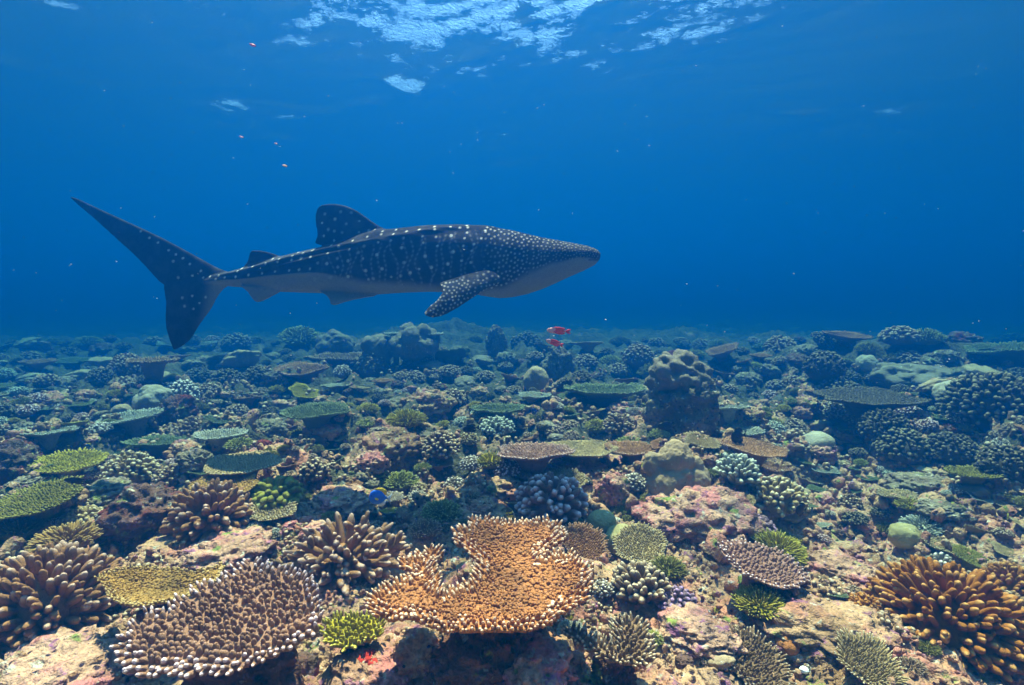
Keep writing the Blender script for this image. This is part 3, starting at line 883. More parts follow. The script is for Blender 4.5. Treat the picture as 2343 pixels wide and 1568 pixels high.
    m = m * np.where(under > .6, .35, 1) * np.clip(.82 + .5 * fbm3(P3 * 7, 2, 31), .45, 1)
    col = np.where(pect[:, None], col * 1.0 + np.array([.014, .017, .020]), col)
    white = np.array([.50, .54, .53])
    col = col * (1 - m[:, None]) + white[None] * m[:, None]
    for gx_ in (1112, 1124, 1206):
        lo_, hi_ = (540, 618) if gx_ < 1200 else (580, 632)
        g = np.exp(-((px - gx_ + .0006 * (py - 575) ** 2) / 1.5) ** 2) * (py > lo_) * (py < hi_) * (~pect)
        col = col * (1 - .75 * g[:, None])
    mouth = np.exp(-((py - (597 + (1366 - px) * .02)) / 1.7) ** 2) * (px > 1338)
    nostril = np.exp(-(((px - 1348.5) ** 2 + (py - 592.5) ** 2) / 9))
    col = col * (1 - .8 * np.maximum(mouth, nostril)[:, None])
    at = me.attributes.new('skin', 'FLOAT_COLOR', 'POINT')
    at.data.foreach_set('color', np.concatenate([np.clip(col, .002, 1), np.ones((n, 1))], 1).astype(np.float32).ravel())
    mt, t, b = new_mat('shark_skin')
    b.inputs['Roughness'].default_value = .85; b.inputs['Specular IOR Level'].default_value = .04
    an = nd(t, 'ShaderNodeAttribute'); an.attribute_name = 'skin'
    pos = nd(t, 'ShaderNodeTexCoord').outputs['Object']
    c = mixc(t, ramp(t, noise(t, pos, 160, 2), .35, .8), an.outputs['Color'], mixc(t, .5, an.outputs['Color'], (.045, .05, .055)))
    t.links.new(c, b.inputs['Base Color']); bump(t, b, noise(t, pos, 90, 3), .25, .004)
    me.materials.clear(); me.materials.append(mt)
    me.polygons.foreach_set('use_smooth', np.ones(len(me.polygons), bool))
    base = empty('whale_shark', (0, D0, 0)); tag(base, 'spotted whale shark with a pale belly cruising above the reef', 'shark')
    link('body', me, base)
    # eye, low on the side of the head
    P0 = at_depth(1323.5, 588, D0); w = np.interp(1323, wk[:, 0], wk[:, 1]) * mpp
    V, Fc = ico(2)
    em, t, b = new_mat('shark_eye'); b.inputs['Base Color'].default_value = (.004, .004, .005, 1); b.inputs['Roughness'].default_value = .2
    for sgn in (-1, 1):
        link('eye', mesh('eye', V * np.array([.016, .012, .014]) * sc + np.array([P0[0], sgn * (w - .004 * sc), P0[2]]), [Fc], mat=em), base)
shark()

# ---------------------------------------------------------------- fish
def flat_mat(name, col, rough=.5):
    if name in MATS: return MATS[name]
    m, t, b = new_mat(name); b.inputs['Roughness'].default_value = rough; b.inputs['Specular IOR Level'].default_value = .3
    pos = nd(t, 'ShaderNodeTexCoord').outputs['Object']
    c = mixc(t, ramp(t, noise(t, pos, 120, 2), .3, .8), col, tuple(x * .7 for x in col)); t.links.new(c, b.inputs['Base Color'])
    MATS[name] = m
    return m

def fish(label, cat, px, py, w, Y, hr=.55, heading=0, pitch=0, roll=0, body=(.02, .02, .025), fins=(.02, .02, .02), tail=None, anal=None, bands=None, name='reef_fish', thick=.28):
    """fish of picture width w at depth Y; heading 0 = facing left in the picture, pi = facing right"""
    L = w * Y / F; H = L * hr
    o = empty(name, at_depth(px, py, Y), (roll, pitch, heading)); tag(o, label, cat)
    ns, m = 18, 12
    u = np.linspace(0, 1, ns); hp = np.clip(np.sin(PI * u ** .72), 0, 1) ** .72 * .5 * (1 - .72 * sm(.62, 1, u)) + .012
    a = np.arange(m) / m * 2 * PI
    R = [np.stack([np.full(m, (u[i] - .5) * L * .84), np.cos(a) * hp[i] * H * thick * .8, np.sin(a) * hp[i] * H * .92], -1) for i in range(ns)]
    V = np.concatenate(R); idx = np.arange(ns * m).reshape(ns, m); nx = np.roll(idx, -1, 1)
    q = np.stack([idx[:-1], idx[1:], nx[1:], nx[:-1]], -1).reshape(-1, 4)
    V = np.concatenate([V, [[-.425 * L, 0, 0], [.425 * L, 0, 0]]])
    bodycol = flat_mat('scales_%d_%d_%d' % tuple(int(c * 999) for c in body), body)
    me = mesh('body', V, [q, np.stack([idx[0], nx[0], np.full(m, len(V) - 2)], -1), np.stack([idx[-1], np.full(m, len(V) - 1), nx[-1]], -1)], mat=bodycol)
    if bands:
        me.materials.append(flat_mat('band_%d_%d_%d' % tuple(int(c * 999) for c in bands[0]), bands[0]))
        mi = np.zeros(len(me.polygons), np.int32)
        for p in me.polygons:
            x = p.center[0] / L + .42
            if any(lo < x / .84 < hi for lo, hi in bands[1]): mi[p.index] = 1
        me.polygons.foreach_set('material_index', mi)
    link('body', me, o)
    def plate(nm, pts, c, y=0.0, dy=0.0):
        P = np.array([(x * L, 0, z * L) for x, z in pts]); k = len(P); th_ = .006 * L
        A = P + np.array([0, y * L - th_, 0]); B = P + np.array([0, y * L + th_, 0])
        A[:, 1] += dy * L * np.linspace(0, 1, k); B[:, 1] += dy * L * np.linspace(0, 1, k)
        VV = np.concatenate([A, B, [A.mean(0)], [B.mean(0)]]); j = np.arange(k); j2 = (j + 1) % k
        link(nm, mesh(nm, VV, [np.stack([j, j2, j2 + k, j + k], -1), np.concatenate([np.stack([j2, j, np.full(k, 2 * k)], -1), np.stack([j + k, j2 + k, np.full(k, 2 * k + 1)], -1)])],
                      mat=flat_mat('fin_%d_%d_%d' % tuple(int(x * 999) for x in c), c)), o)
    h = hr * .5
    plate('dorsal_fin', [(-.22, h * .86), (-.08, h * 1.22), (.12, h * 1.25), (.30, h * 1.0), (.34, h * .35), (.2, h * .5), (0, h * .8)], fins)
    plate('anal_fin', [(-.05, -h * .86), (.08, -h * 1.18), (.22, -h * 1.12), (.32, -h * .85), (.34, -h * .35), (.2, -h * .5)], anal or fins)
    plate('tail_fin', [(.36, .03), (.44, .09), (.56, h * .75), (.50, 0), (.56, -h * .75), (.44, -.09), (.36, -.03)], tail or fins)
    for s_ in (-1, 1): plate('pectoral_fin', [(-.16, -.02), (-.06, .0), (.03, -.05), (-.02, -.10), (-.12, -.07)], fins, s_ * hr * thick * .42, s_ * .05)
    for s_ in (-1, 1):
        EV, EF = ico(1)
        link('eye', mesh('eye', EV * .022 * L + np.array([-.31 * L, s_ * hr * thick * .34 * L, .06 * L]), [EF], mat=flat_mat('fish_eye', (.01, .01, .01), .2)), o)
    return o

BLUE = (.015, .16, .75); YEL = (.75, .55, .02); WHT = (.55, .65, .75)
DK = (.010, .010, .012)
fish('powder blue tang with a yellow back fin and white anal fin', 'fish', 866, 1138, 54, 1.80, .70, .12, .15, 0, BLUE, YEL, (.45, .6, .8), WHT, name='surgeonfish')
fish('small blue tang hovering beside the teal boulder left of the green table', 'fish', 201, 1022, 17, 3.4, .75, 1.0, .3, 0, (.02, .08, .30), (.5, .45, .03), (.3, .4, .6), (.3, .4, .6), name='surgeonfish')
fish('blue tang near the long dim table coral below the shark', 'fish', 1223, 941, 20, 3.6, .8, .3, .1, 0, (.02, .10, .40), (.5, .45, .03), (.3, .4, .6), (.3, .4, .6), name='surgeonfish')
fish('yellow banded fish swimming head up behind the big orange table coral', 'fish', 1166, 1178, 44, 1.95, .42, .1, 1.35, .2, (.62, .60, .04), (.20, .26, .20), (.3, .35, .3), bands=((.05, .07, .06), [(.0, .28), (.44, .54), (.7, .78)]), name='striped_fish')
fish('black fish gliding past the pale-tipped coral ball', 'fish', 1075, 981, 42, 3.2, .42, .2, -.1, 0, DK, DK, name='dark_fish')
fish('black fish in the shade below the lumpy pinnacle', 'fish', 1522, 976, 46, 3.2, .42, .15, .1, 0, DK, DK, name='dark_fish')
fish('round dark fish in front of the teal plate coral right of the pinnacle', 'fish', 1687, 998, 44, 3.2, .75, .3, -.1, 0, DK, DK, name='dark_fish')
fish('black disc-shaped fish at the edge of the brown finger coral slope', 'fish', 1831, 1166, 32, 2.2, .9, .3, .2, 0, DK, DK, name='dark_fish')
fish('slim dark fish swimming high over the far right reef', 'fish', 1933, 789, 40, 5.5, .30, PI, -.35, 0, DK, DK, name='dark_fish')
fish('tiny dark fish over the hazy far right reef', 'fish', 2077, 801, 17, 6.5, .5, .4, .9, 0, DK, DK, name='dark_fish')
fish('round black fish above the shaded finger coral outcrop', 'fish', 2242, 897, 22, 4.0, .9, .4, 0, 0, DK, DK, name='dark_fish')
fish('long black fish slipping under the lime table coral', 'fish', 172, 1100, 62, 2.3, .22, .1, .12, 0, DK, DK, name='dark_fish')
fish('yellow fish beside the shaded coral at the edge of the sand slope', 'fish', 2305, 1182, 20, 2.6, .6, 1.0, 1.0, 0, (.45, .42, .02), (.5, .45, .05), name='yellow_fish')

fish('pinkish red fish above the reef under the shark head, upper of two', 'fish', 1274, 757, 58, 2.6, .24, .15, .08, 0, (.85, .07, .05), (.80, .04, .03), bands=((.85, .42, .40), [(-.1, .42)]), name='red_fish')
fish('smaller pinkish red fish just under the other red one', 'fish', 1266, 784, 46, 2.6, .25, .3, .30, 0, (.85, .07, .05), (.80, .04, .03), bands=((.85, .42, .40), [(-.1, .30)]), name='red_fish')

def specks():
    for (x, y, w, c, lb) in ((578, 104, 15, (.60, .12, .14), 'red bell-shaped plankton speck high in the water'), (652, 380, 12, (.85, .45, .25), 'orange plankton speck above the shark fin'),
                             (552, 314, 9, (.80, .35, .30), 'pink plankton speck over the shark tail'), (631, 329, 8, (.80, .40, .38), 'faint pink plankton speck beside the brighter orange one')):
        Y = 1.6; V, Fc = lump(2, int(x), (w * Y / F * .5, w * Y / F * .35, w * Y / F * (.33 if w > 15 else .16)), .35, 1.6)
        o = link('plankton', mesh('plankton', V, [Fc], mat=flat_mat('plankton_%d' % x, c))); finish(o, lb, 'plankton', None, at_depth(x, y, Y), (0, .25, 0))
    r = np.random.RandomState(11); n = 480
    Y = r.uniform(.9, 5, n); P = at_depth(r.uniform(-200, 2540, n), r.uniform(-80, 900, n), Y)
    ok = (P[:, 2] > -.6) & (P[:, 2] < SURF - .5) & ~((np.abs(P[:, 1] - 3.0) < .7))
    P, Y = P[ok], Y[ok]; n = len(P)
    octa = np.array([[1, 0, 0], [-1, 0, 0], [0, 1, 0], [0, -1, 0], [0, 0, 1], [0, 0, -1]], float)
    fc = np.array([[0, 2, 4], [2, 1, 4], [1, 3, 4], [3, 0, 4], [2, 0, 5], [1, 2, 5], [3, 1, 5], [0, 3, 5]])
    s = r.uniform(.35, 1.0, n) ** 1.3 * Y / F
    a = r.normal(-.25, .12, n); st = r.uniform(1.2, 3.2, n)
    W = octa[None] * s[:, None, None]; W[:, :, 0] *= st[:, None]
    c_, s_ = np.cos(a)[:, None], np.sin(a)[:, None]
    W = np.stack([W[:, :, 0] * c_ - W[:, :, 2] * s_, W[:, :, 1], W[:, :, 0] * s_ + W[:, :, 2] * c_], -1) + P[:, None, :]
    o = link('marine_snow', mesh('marine_snow', W.reshape(-1, 3), [(fc[None] + 6 * np.arange(n)[:, None, None]).reshape(-1, 3)], mat=flat_mat('snow_flakes', (.55, .6, .62), .9), smooth=False))
    tag(o, kind='stuff')
specks()

# ---------------------------------------------------------------- the corals that can be told apart, placed where the photograph shows them
def lp(px, py, k, w):
    c, t = hit(px, py, k, w)
    return c, w * t / F

def FC(label, px, py, w, k, lift=.12, **kw):
    c, W = lp(px, py, lift, w); kw.setdefault('seed', int(px * 7 + py) % 9973)
    return finger_coral(label, c, W * .5, k, **kw)
def BC(label, px, py, w, k, lift=.08, **kw):
    c, W = lp(px, py, lift, w); kw.setdefault('seed', int(px * 7 + py) % 9973)
    return bush_coral(label, c, W * .5, k, **kw)
def TC(label, px, py, w, k, lift=.3, sp=.06, **kw):
    c, W = lp(px, py, lift, w); kw.setdefault('seed', int(px * 7 + py) % 9973)
    kw.setdefault('nub_l', W * sp * 1.0)
    return table_coral(label, c, W * .5, k, spacing=W * sp, lift=W * lift + .04, **kw)
def BO(label, px, py, w, mat, lift=.2, h=.8, **kw):
    c, W = lp(px, py, lift, w); kw.setdefault('seed', int(px * 7 + py) % 9973)
    return boulder(label, c, (W * .5, W * .5, W * .5 * h), mat, **kw)
def RK(label, px, py, w, mat=None, lift=.05, h=.6, **kw):
    kw.setdefault('rough', .22); kw.setdefault('amp', .35); kw.setdefault('name', 'reef_rock'); kw.setdefault('cat', 'rock')
    return BO(label, px, py, w, mat or ROCK, lift, h, **kw)

def q2(L): return [(780.7 + .3707 * u, 986.4 + .3707 * v) for u, v in L]
def q1(L): return [(.3707 * u, 986.4 + .3707 * v) for u, v in L]

# --- front row
poly_table('large orange table coral with white-tipped rim, largest in the middle',
           q2([(165, 1030), (185, 1110), (290, 1165), (420, 1150), (520, 1190), (620, 1235), (800, 1262), (1000, 1258), (1150, 1235), (1290, 1180), (1400, 1090), (1510, 1040), (1548, 950), (1545, 860),
               (1470, 790), (1380, 745), (1290, 760), (1240, 780), (1300, 720), (1390, 650), (1360, 580), (1290, 545), (1150, 560), (1000, 565), (880, 548), (790, 545), (795, 590), (690, 635), (715, 700), (795, 745),
               (845, 830), (840, 880), (740, 960), (640, 985), (590, 960), (600, 880), (570, 800), (632, 760), (610, 722), (540, 700), (470, 760), (345, 785), (340, 825), (420, 850), (390, 900), (290, 930), (225, 965)]),
           1130, 1370, 'orange', tilt=.10, spacing=.0155, nub_l=.017, seed=4, single=300, rim=.045, knobby=True, z_level=-.84, foot=.11, foot_c=(.0, -.02))
poly_table('broad lilac-brown table coral bristling with blunt pale-tipped branches',
           q1([(765, 1260), (900, 1150), (1060, 1110), (1260, 960), (1400, 925), (1540, 800), (1700, 870), (1850, 890), (1950, 960), (1985, 1100), (1950, 1230), (1800, 1330), (1600, 1420), (1400, 1490), (1200, 1500), (1000, 1490), (880, 1520), (760, 1420), (735, 1330)]),
           510, 1430, 'mauve', tilt=.30, spacing=.0160, nub_l=.019, nub_r=.47, kind='cone', seed=9, single=300, rim=.035, z_level=-.86, foot=.22, foot_c=(0, .05))
poly_table('smooth tan plate coral with upturned scalloped edge',
           q1([(600, 900), (700, 850), (900, 838), (1000, 850), (1150, 870), (1300, 850), (1365, 815), (1385, 850), (1330, 930), (1200, 1000), (1050, 1050), (900, 1100), (800, 1090), (700, 1030), (650, 960)]),
           370, 1345, 'gold', tilt=.12, spacing=.0075, nub_l=.009, nub_r=.5, kind='knob', seed=13, single=0, rim=.014, bowl=.06, z_level=-.90, lod=1, name='plate_coral', cat='plate coral', foot=.18)
poly_table('crescent-shaped brown table coral with cream tips around a bare rocky bay',
           q2([(1375, 1200), (1480, 1225), (1560, 1290), (1660, 1325), (1690, 1180), (1800, 1150), (1880, 1220), (1925, 1350), (1905, 1430), (1800, 1455), (1650, 1430), (1520, 1350), (1400, 1265)]),
           1410, 1475, 'cocoa', tilt=.22, spacing=.0125, nub_l=.019, nub_r=.42, seed=21, single=300, rim=.03, z_level=-.98, foot=.2)
poly_table('yellow-green table coral tucked below the orange table',
           q2([(-120, 1220), (-60, 1150), (40, 1140), (120, 1130), (220, 1130), (262, 1190), (240, 1270), (150, 1310), (60, 1345), (-30, 1345), (-110, 1290)]),
           810, 1445, 'lime', tilt=.35, spacing=.0125, nub_l=.017, nub_r=.44, seed=24, single=300, rim=.02, z_level=-1.0, foot=.2)
FC('large orange-brown finger coral mound with lavender tips at the left frame edge', 112, 1385, 300, 'brown', lift=.12, n=290, length=.36, flat=.85, single=300, seed=31, kind='finger', pale=.4)
FC('huge rust-orange finger coral dome, the biggest at the right', 2165, 1425, 335, 'rust', lift=.06, n=420, length=.30, flat=.72, single=300, seed=33, pale=.5)
FC('small rust finger coral lobe joined to the side of the big orange dome', 1975, 1392, 80, 'rust', lift=.05, n=110, length=.25, seed=34)
FC('rust-brown finger coral cut off by the right frame edge', 2312, 1345, 130, 'rust', lift=.15, n=130, length=.35, single=130, seed=36)
staghorn('mauve-brown staghorn coral with long radiating pale-tipped branches', lp(790, 1290, .02, 310)[0], lp(790, 1290, .02, 310)[1] * .50, 'brown', n=84, seed=5)
FC('brown digitate coral fanning out beside the maroon rock', 482, 1190, 192, 'brown', lift=.10, n=150, length=.45, flat=.85, single=150, seed=41, pale=.4)
FC('mauve finger coral dome standing behind the orange table coral', 1258, 1158, 172, 'lilac', lift=.12, n=120, length=.40, flat=.8, single=120, seed=43, pale=.8, kind='knob')
FC('round cocoa coral ball with fat pale-ended fingers', 1007, 1028, 94, 'cocoa', lift=.2, n=125, length=.34, flat=.9, single=125, seed=45, pale=.9, kind='knob')
BC('bright green branching cushion with pale tips above the orange table', 1010, 1182, 102, 'green', n=230, single=0, seed=47, flat=.6, length=.5, rad=.042)
BC('brown cushion coral at the foot of the bright green cushion', 972, 1216, 84, 'cocoa', n=170, seed=48, rad=.045)
BC('low green coral with white tips beyond the blue tang', 914, 1106, 96, 'green', n=170, seed=49, flat=.35, rad=.045)
TC('small tan table coral nestled left of the big porites lump', 1288, 1101, 100, 'tan', lift=.2, sp=.055, tilt=(.1, 0))
TC('tan bowl-shaped table coral leaning on the olive coral balls', 1462, 1250, 118, 'tan', lift=.3, sp=.045, nub_l=.010, tilt=(.30, -.12), bowl=.22, amp=.10)
TC('brown upright fan of fine branches right of the orange table', 1330, 1245, 112, 'brown', lift=.25, sp=.045, nub_l=.012, tilt=(.35, .25), bowl=.1)
BO('smooth olive coral ball behind the tan bowl coral', 1376, 1200, 70, BOULDER_OLIVE, lift=.28, h=.95, amp=.1)
BO('larger smooth olive coral ball half covered by the tan bowl coral', 1424, 1236, 78, BOULDER_OLIVE, lift=.25, h=.9, amp=.12)
FC('brown cluster of stubby upright fingers right of the orange table', 1462, 1352, 150, 'cocoa', lift=.06, n=100, length=.52, flat=.6, single=100, seed=61, up=.7, pale=.9)
FC('violet-tipped knobbly coral among the brown fingers', 1545, 1380, 104, 'violet', lift=.06, n=90, length=.3, flat=.5, single=90, kind='knob', seed=62, pale=.9)
FC('little pale-tipped coral tuft touching the rim of the orange table', 1379, 1352, 54, 'pale', lift=.1, n=60, length=.4, seed=63)
BC('dark olive cushion coral above the violet knobs', 1527, 1305, 92, 'olive', n=190, seed=64, flat=.5, rad=.04)
TC('tilted grey-brown table coral with pale rim over green coral', 1747, 1300, 186, 'lilac', lift=.3, sp=.052, nub_l=.013, tilt=(.22, .22), asp=.8, amp=.08, single=300)
BC('green coral shelf peeping out behind the tilted grey-brown table', 1785, 1262, 140, 'lime', n=260, seed=66, flat=.4, rad=.03, rot=(0, .3, 0), lift=.15)
BC('green branching coral growing beneath the tilted grey-brown table', 1736, 1386, 130, 'lime', n=240, seed=67, flat=.42, rad=.035, length=.5, lift=.08)
TC('bumpy lime coral sheet on the sand slope edge', 1788, 1222, 100, 'lime', lift=.12, sp=.05, tilt=(.1, .25))
FC('dusky knobbly coral row above the lime sheet', 1722, 1212, 112, 'violet', lift=.08, n=120, length=.22, flat=.5, kind='knob', seed=69, pale=.2)
TC('brown and white bristly table coral at the bottom right', 1724, 1518, 152, 'cocoa', lift=.1, sp=.055, nub_l=.016, tilt=(.3, .1), bald=.2, single=300)
TC('yellow-brown table coral by the bottom edge below the rust dome', 1990, 1522, 130, 'tan', lift=.1, sp=.05, nub_l=.015, tilt=(.3, .1), single=300)
BC('small bristly coral beside the shaded hollow under the rust dome', 2086, 1528, 64, 'cocoa', n=110, seed=73, lift=.1)
BC('golden-brown nubbly coral patch above the big left finger mound', 152, 1240, 146, 'gold', n=200, flat=.35, length=.3, rad=.05, seed=74, lift=.12)
FC('small tan branchlets under the pale stones', 186, 1184, 96, 'tan', n=110, length=.3, flat=.3, seed=75, lift=.1)
BC('small cream corymb coral next to the maroon rock', 254, 1182, 62, 'pale', n=110, seed=76, lift=.2)
TC('olive table coral sheet close to the left frame edge', 88, 1148, 178, 'olive', lift=.15, sp=.042, tilt=(.16, -.1))
BC('dark olive scrubby coral low at the left frame edge', 46, 1212, 116, 'olive', n=200, seed=78, flat=.4, rad=.035)
TC('lime-yellow table coral with ragged rim', 155, 1064, 152, 'lime', lift=.22, sp=.045, tilt=(.08, .02), asp=.8)
FC('tan finger coral mound with rounded tips above the maroon rock', 297, 1084, 118, 'tan', lift=.15, n=150, length=.3, flat=.85, single=150, kind='knob', seed=80, pale=.6)
FC('brown finger coral lobe touching the tan mound', 396, 1098, 92, 'cocoa', lift=.12, n=120, length=.3, flat=.7, single=120, kind='knob', seed=81, pale=.6)
RK('maroon crusted rock with knobbly top between two finger corals', 342, 1172, 150, ROCK_RED, lift=.12, h=.75, knobs=40, knob_r=.22, knob_a=.12, seed=82)
TC('flat tan table coral with pale rim and a notch', 550, 1068, 162, 'tan', lift=.28, sp=.038, asp=.8, tilt=(.10, 0), nub_l=.007)
TC('olive-tan table coral directly in front of the notched tan one', 522, 1114, 158, 'gold', lift=.15, sp=.036, asp=.7, tilt=(.12, 0), nub_l=.007)
FC('green-tan coral with fat rounded fingers', 632, 1140, 134, 'green', lift=.1, n=80, length=.34, flat=.6, single=80, kind='knob', seed=84, pale=.1)
TC('small round table coral with pale rim below the fat green fingers', 614, 1169, 118, 'tan', lift=.22, sp=.05, asp=.75, tilt=(.18, 0), nub_l=.010, rim=.7)
FC('dark knobbly coral with hanging fingers in front of the pale ledge', 718, 1083, 76, 'cocoa', lift=.2, n=70, length=.32, single=70, seed=86, kind='knob', pale=.7)
TC('pale-fringed coral corymb on a stalk behind the blue tang', 900, 1140, 54, 'pale', lift=.35, sp=.07)
FC('small cream-tipped coral pad right of the blue tang', 955, 1139, 50, 'pale', lift=.15, n=110, flat=.4, seed=88)
FC('tan stacked coral pad just above the cream-tipped pad', 958, 1121, 44, 'tan', lift=.2, n=90, flat=.6, seed=89)
FC('pale coral tuft left of the mauve finger dome', 1040, 1112, 54, 'pale', lift=.15, n=100, flat=.7, seed=90)
FC('white-tipped coral tuft on a stalk', 1076, 1064, 52, 'pale', lift=.3, n=100, flat=.8, seed=91, pale=1)
BC('lime coral tuft between two white-tipped tufts', 1124, 1060, 70, 'lime', lift=.2, n=170, seed=92, flat=.6, rad=.04)
FC('round coral tuft with pinkish white tips', 1160, 1078, 68, 'lilac', lift=.25, n=130, flat=.75, seed=93, pale=1)
TC('long pinkish-brown table coral with frilled rim', 1214, 1043, 176, 'lilac', lift=.22, sp=.038, asp=.7, nub_l=.012)
TC('thin tan-green table coral spreading wide with a pale rim', 1338, 1034, 168, 'tan', lift=.30, sp=.034, asp=.8, nub_l=.007)
TC('brown table coral propped against the porites lump', 1448, 1030, 112, 'brown', lift=.3, sp=.045, nub_l=.009)
BC('yellow coral mat under the thin tan-green table', 1205, 1086, 66, 'gold', lift=.08, n=120, flat=.35, seed=98)
RK('pink crusted conical rock left of the porites lump', 1403, 1128, 76, ROCK_PINK, lift=.28, h=1.15, seed=99)
FC('pale-knobbed little coral beside the pink cone rock', 1450, 1110, 62, 'pale', lift=.2, n=90, seed=100)
BC('small yellow coral tuft on the pink rock ridge', 1483, 1149, 46, 'lime', lift=.2, n=110, flat=.9, seed=101, rad=.05)
def blob_coral(label, px, py, blobs, mat, name='boulder_coral', voxel=.006):
    """massive coral of merged domes: blobs = picture offset x, y, radius, distance behind the front"""
    c, t = hit(px, py); k = t / F
    Vs, Fs, off = [], [], 0
    V, Fc = ico(3)
    for x, y, r_, b_ in blobs:
        Vs.append(V * r_ * k * np.array([1, .9, 1]) + np.array([(x - px) * k, b_ * k, (py - y) * k])); Fs.append(Fc + off); off += len(V)
    tmp = bpy.data.objects.new('form', mesh('form', np.concatenate(Vs), [np.concatenate(Fs)])); C.objects.link(tmp)
    md = tmp.modifiers.new('r', 'REMESH'); md.mode = 'VOXEL'; md.voxel_size = voxel
    s_ = tmp.modifiers.new('s', 'SMOOTH'); s_.iterations = 7
    me = bpy.data.meshes.new_from_object(tmp.evaluated_get(bpy.context.evaluated_depsgraph_get())); me.name = name
    bpy.data.objects.remove(tmp)
    nv = len(me.vertices); co = np.empty(nv * 3, np.float32); me.vertices.foreach_get('co', co); co = co.reshape(-1, 3).astype(float)
    co *= (1 + .10 * fbm3(co * 14 + 3, 3, 5) + .03 * fbm3(co * 60, 2, 6))[:, None]
    me.vertices.foreach_set('co', co.astype(np.float32).ravel()); me.update()
    me.materials.clear(); me.materials.append(mat); me.polygons.foreach_set('use_smooth', np.ones(len(me.polygons), bool))
    o = link(name, me); return finish(o, label, 'boulder coral', None, c)
blob_coral('brown porites coral with bulging smooth domes', 1545, 1122,
           [(1543, 1052, 41, 0), (1545, 1040, 34, 5), (1494, 1052, 17, 5), (1492, 1070, 20, 0), (1556, 1074, 16, -30), (1592, 1062, 20, 0), (1540, 1102, 50, -8), (1508, 1106, 34, -10),
            (1584, 1100, 36, -8), (1600, 1080, 18, -5), (1545, 1140, 70, 0)], BOULDER)
RK('pink crusted rock ridge in front of the brown porites', 1590, 1178, 230, ROCK_PINK, lift=.05, h=.55, seed=103)
FC('pale grey finger coral with tall blunt fingers right of the porites', 1686, 1088, 112, 'grey', lift=.1, n=110, length=.5, flat=.8, single=110, up=.6, seed=104, pale=.9)
FC('brown fat-fingered coral covering the slope beside the sand', 1778, 1148, 138, 'tan', lift=.12, n=150, length=.34, flat=.75, single=150, kind='knob', seed=105, pale=.8)
TC('brown table coral leaning right behind the grey fingers', 1722, 1031, 158, 'brown', lift=.25, sp=.034, asp=.8, tilt=(.05, .14), nub_l=.007)
TC('small brown cup-shaped table coral near the pinnacle foot', 1603, 1014, 74, 'tan', lift=.3, sp=.045, tilt=(.2, .12))
TC('dark brown lower tier of the leaning table coral', 1766, 1066, 82, 'brown', lift=.15, sp=.045, tilt=(.1, .1))
TC('small tan shelf coral jutting from the pink rock ridge', 1690, 1147, 62, 'tan', lift=.3, sp=.055, tilt=(.2, -.2))
RK('knobbly purple rock with a hollow on the sand slope', 1932, 1310, 130, ROCK_PINK, lift=.08, h=.5, seed=110)
BO('smooth olive-yellow coral ball on the sand slope', 2069, 1228, 66, BOULDER_OLIVE, lift=.28, h=.85, amp=.16)
BC('olive tuft with pale tips left of the yellow coral ball', 2026, 1212, 52, 'olive', lift=.15, n=90, seed=112, pale=1)
BC('pale-tipped coral strip above the yellow coral ball', 2108, 1208, 96, 'grey', lift=.1, n=130, flat=.35, seed=113, pale=1)
BC('bright moss-green coral cushion on the sand slope', 2078, 1158, 66, 'lime', lift=.1, n=130, flat=.35, seed=114)
TC('tan fringed table coral above the moss-green cushion', 2052, 1134, 84, 'tan', lift=.15, sp=.05, asp=.7)
TC('thin brown table coral lying on the right sand slope', 2145, 1246, 84, 'tan', lift=.12, sp=.05, tilt=(.15, .2))
TC('olive table coral with pale fringe next to the thin brown one', 2222, 1280, 88, 'olive', lift=.15, sp=.05, tilt=(.15, .2), rim=.75)
TC('green-edged table coral in the shade at the right', 2226, 1088, 112, 'olive', lift=.25, sp=.045, asp=.7)
FC('small brown finger coral alone on the pale sand', 1946, 1154, 54, 'cocoa', lift=.15, n=90, kind='knob', seed=119)
FC('striped pale finger cluster at the edge of the sand slope', 2152, 1296, 66, 'pale', lift=.08, n=50, length=.5, seed=120)
BO('rust-brown lobed coral on the sand by the green coral', 1796, 1474, 46, massive_mat('rust_lobed_coral', (.22, .08, .02), (.32, .13, .04)), lift=.1, h=.9, knobs=7, knob_r=.6, knob_a=.4)
BO('white shell lying at the bottom edge', 1839, 1533, 20, massive_mat('white_shell', (.62, .66, .68), (.75, .78, .8)), lift=.1, h=.7, name='shell', cat='shell', n=3)
RK('deep red sponge-covered rock under the orange table', 1075, 1530, 170, ROCK_RED, lift=.12, h=.9, seed=123)
RK('mottled pink rock under the right half of the orange table', 1215, 1535, 190, ROCK_PINK, lift=.05, h=.7, seed=128)
RK('shadowed brown rock under the left rim of the orange table', 960, 1500, 110, ROCK, lift=.1, h=.8, seed=129)
RK('cream and pink rock slab left of the bottom centre', 870, 1545, 220, ROCK_PINK, lift=-.05, h=.4, seed=124)
RK('pale sandy rock at the bottom left corner', 120, 1560, 330, ROCK_PINK, lift=-.04, h=.4, seed=125)
RK('purple tube-shaped rock under the lilac table', 700, 1530, 60, ROCK_RED, lift=.2, h=1.2, seed=126, rough=.08)
RK('small red sponge lump at the bottom edge', 835, 1532, 80, massive_mat('red_sponge', (.28, .02, .015), (.36, .04, .02)), lift=.1, h=.8, seed=127, name='red_sponge', cat='sponge')
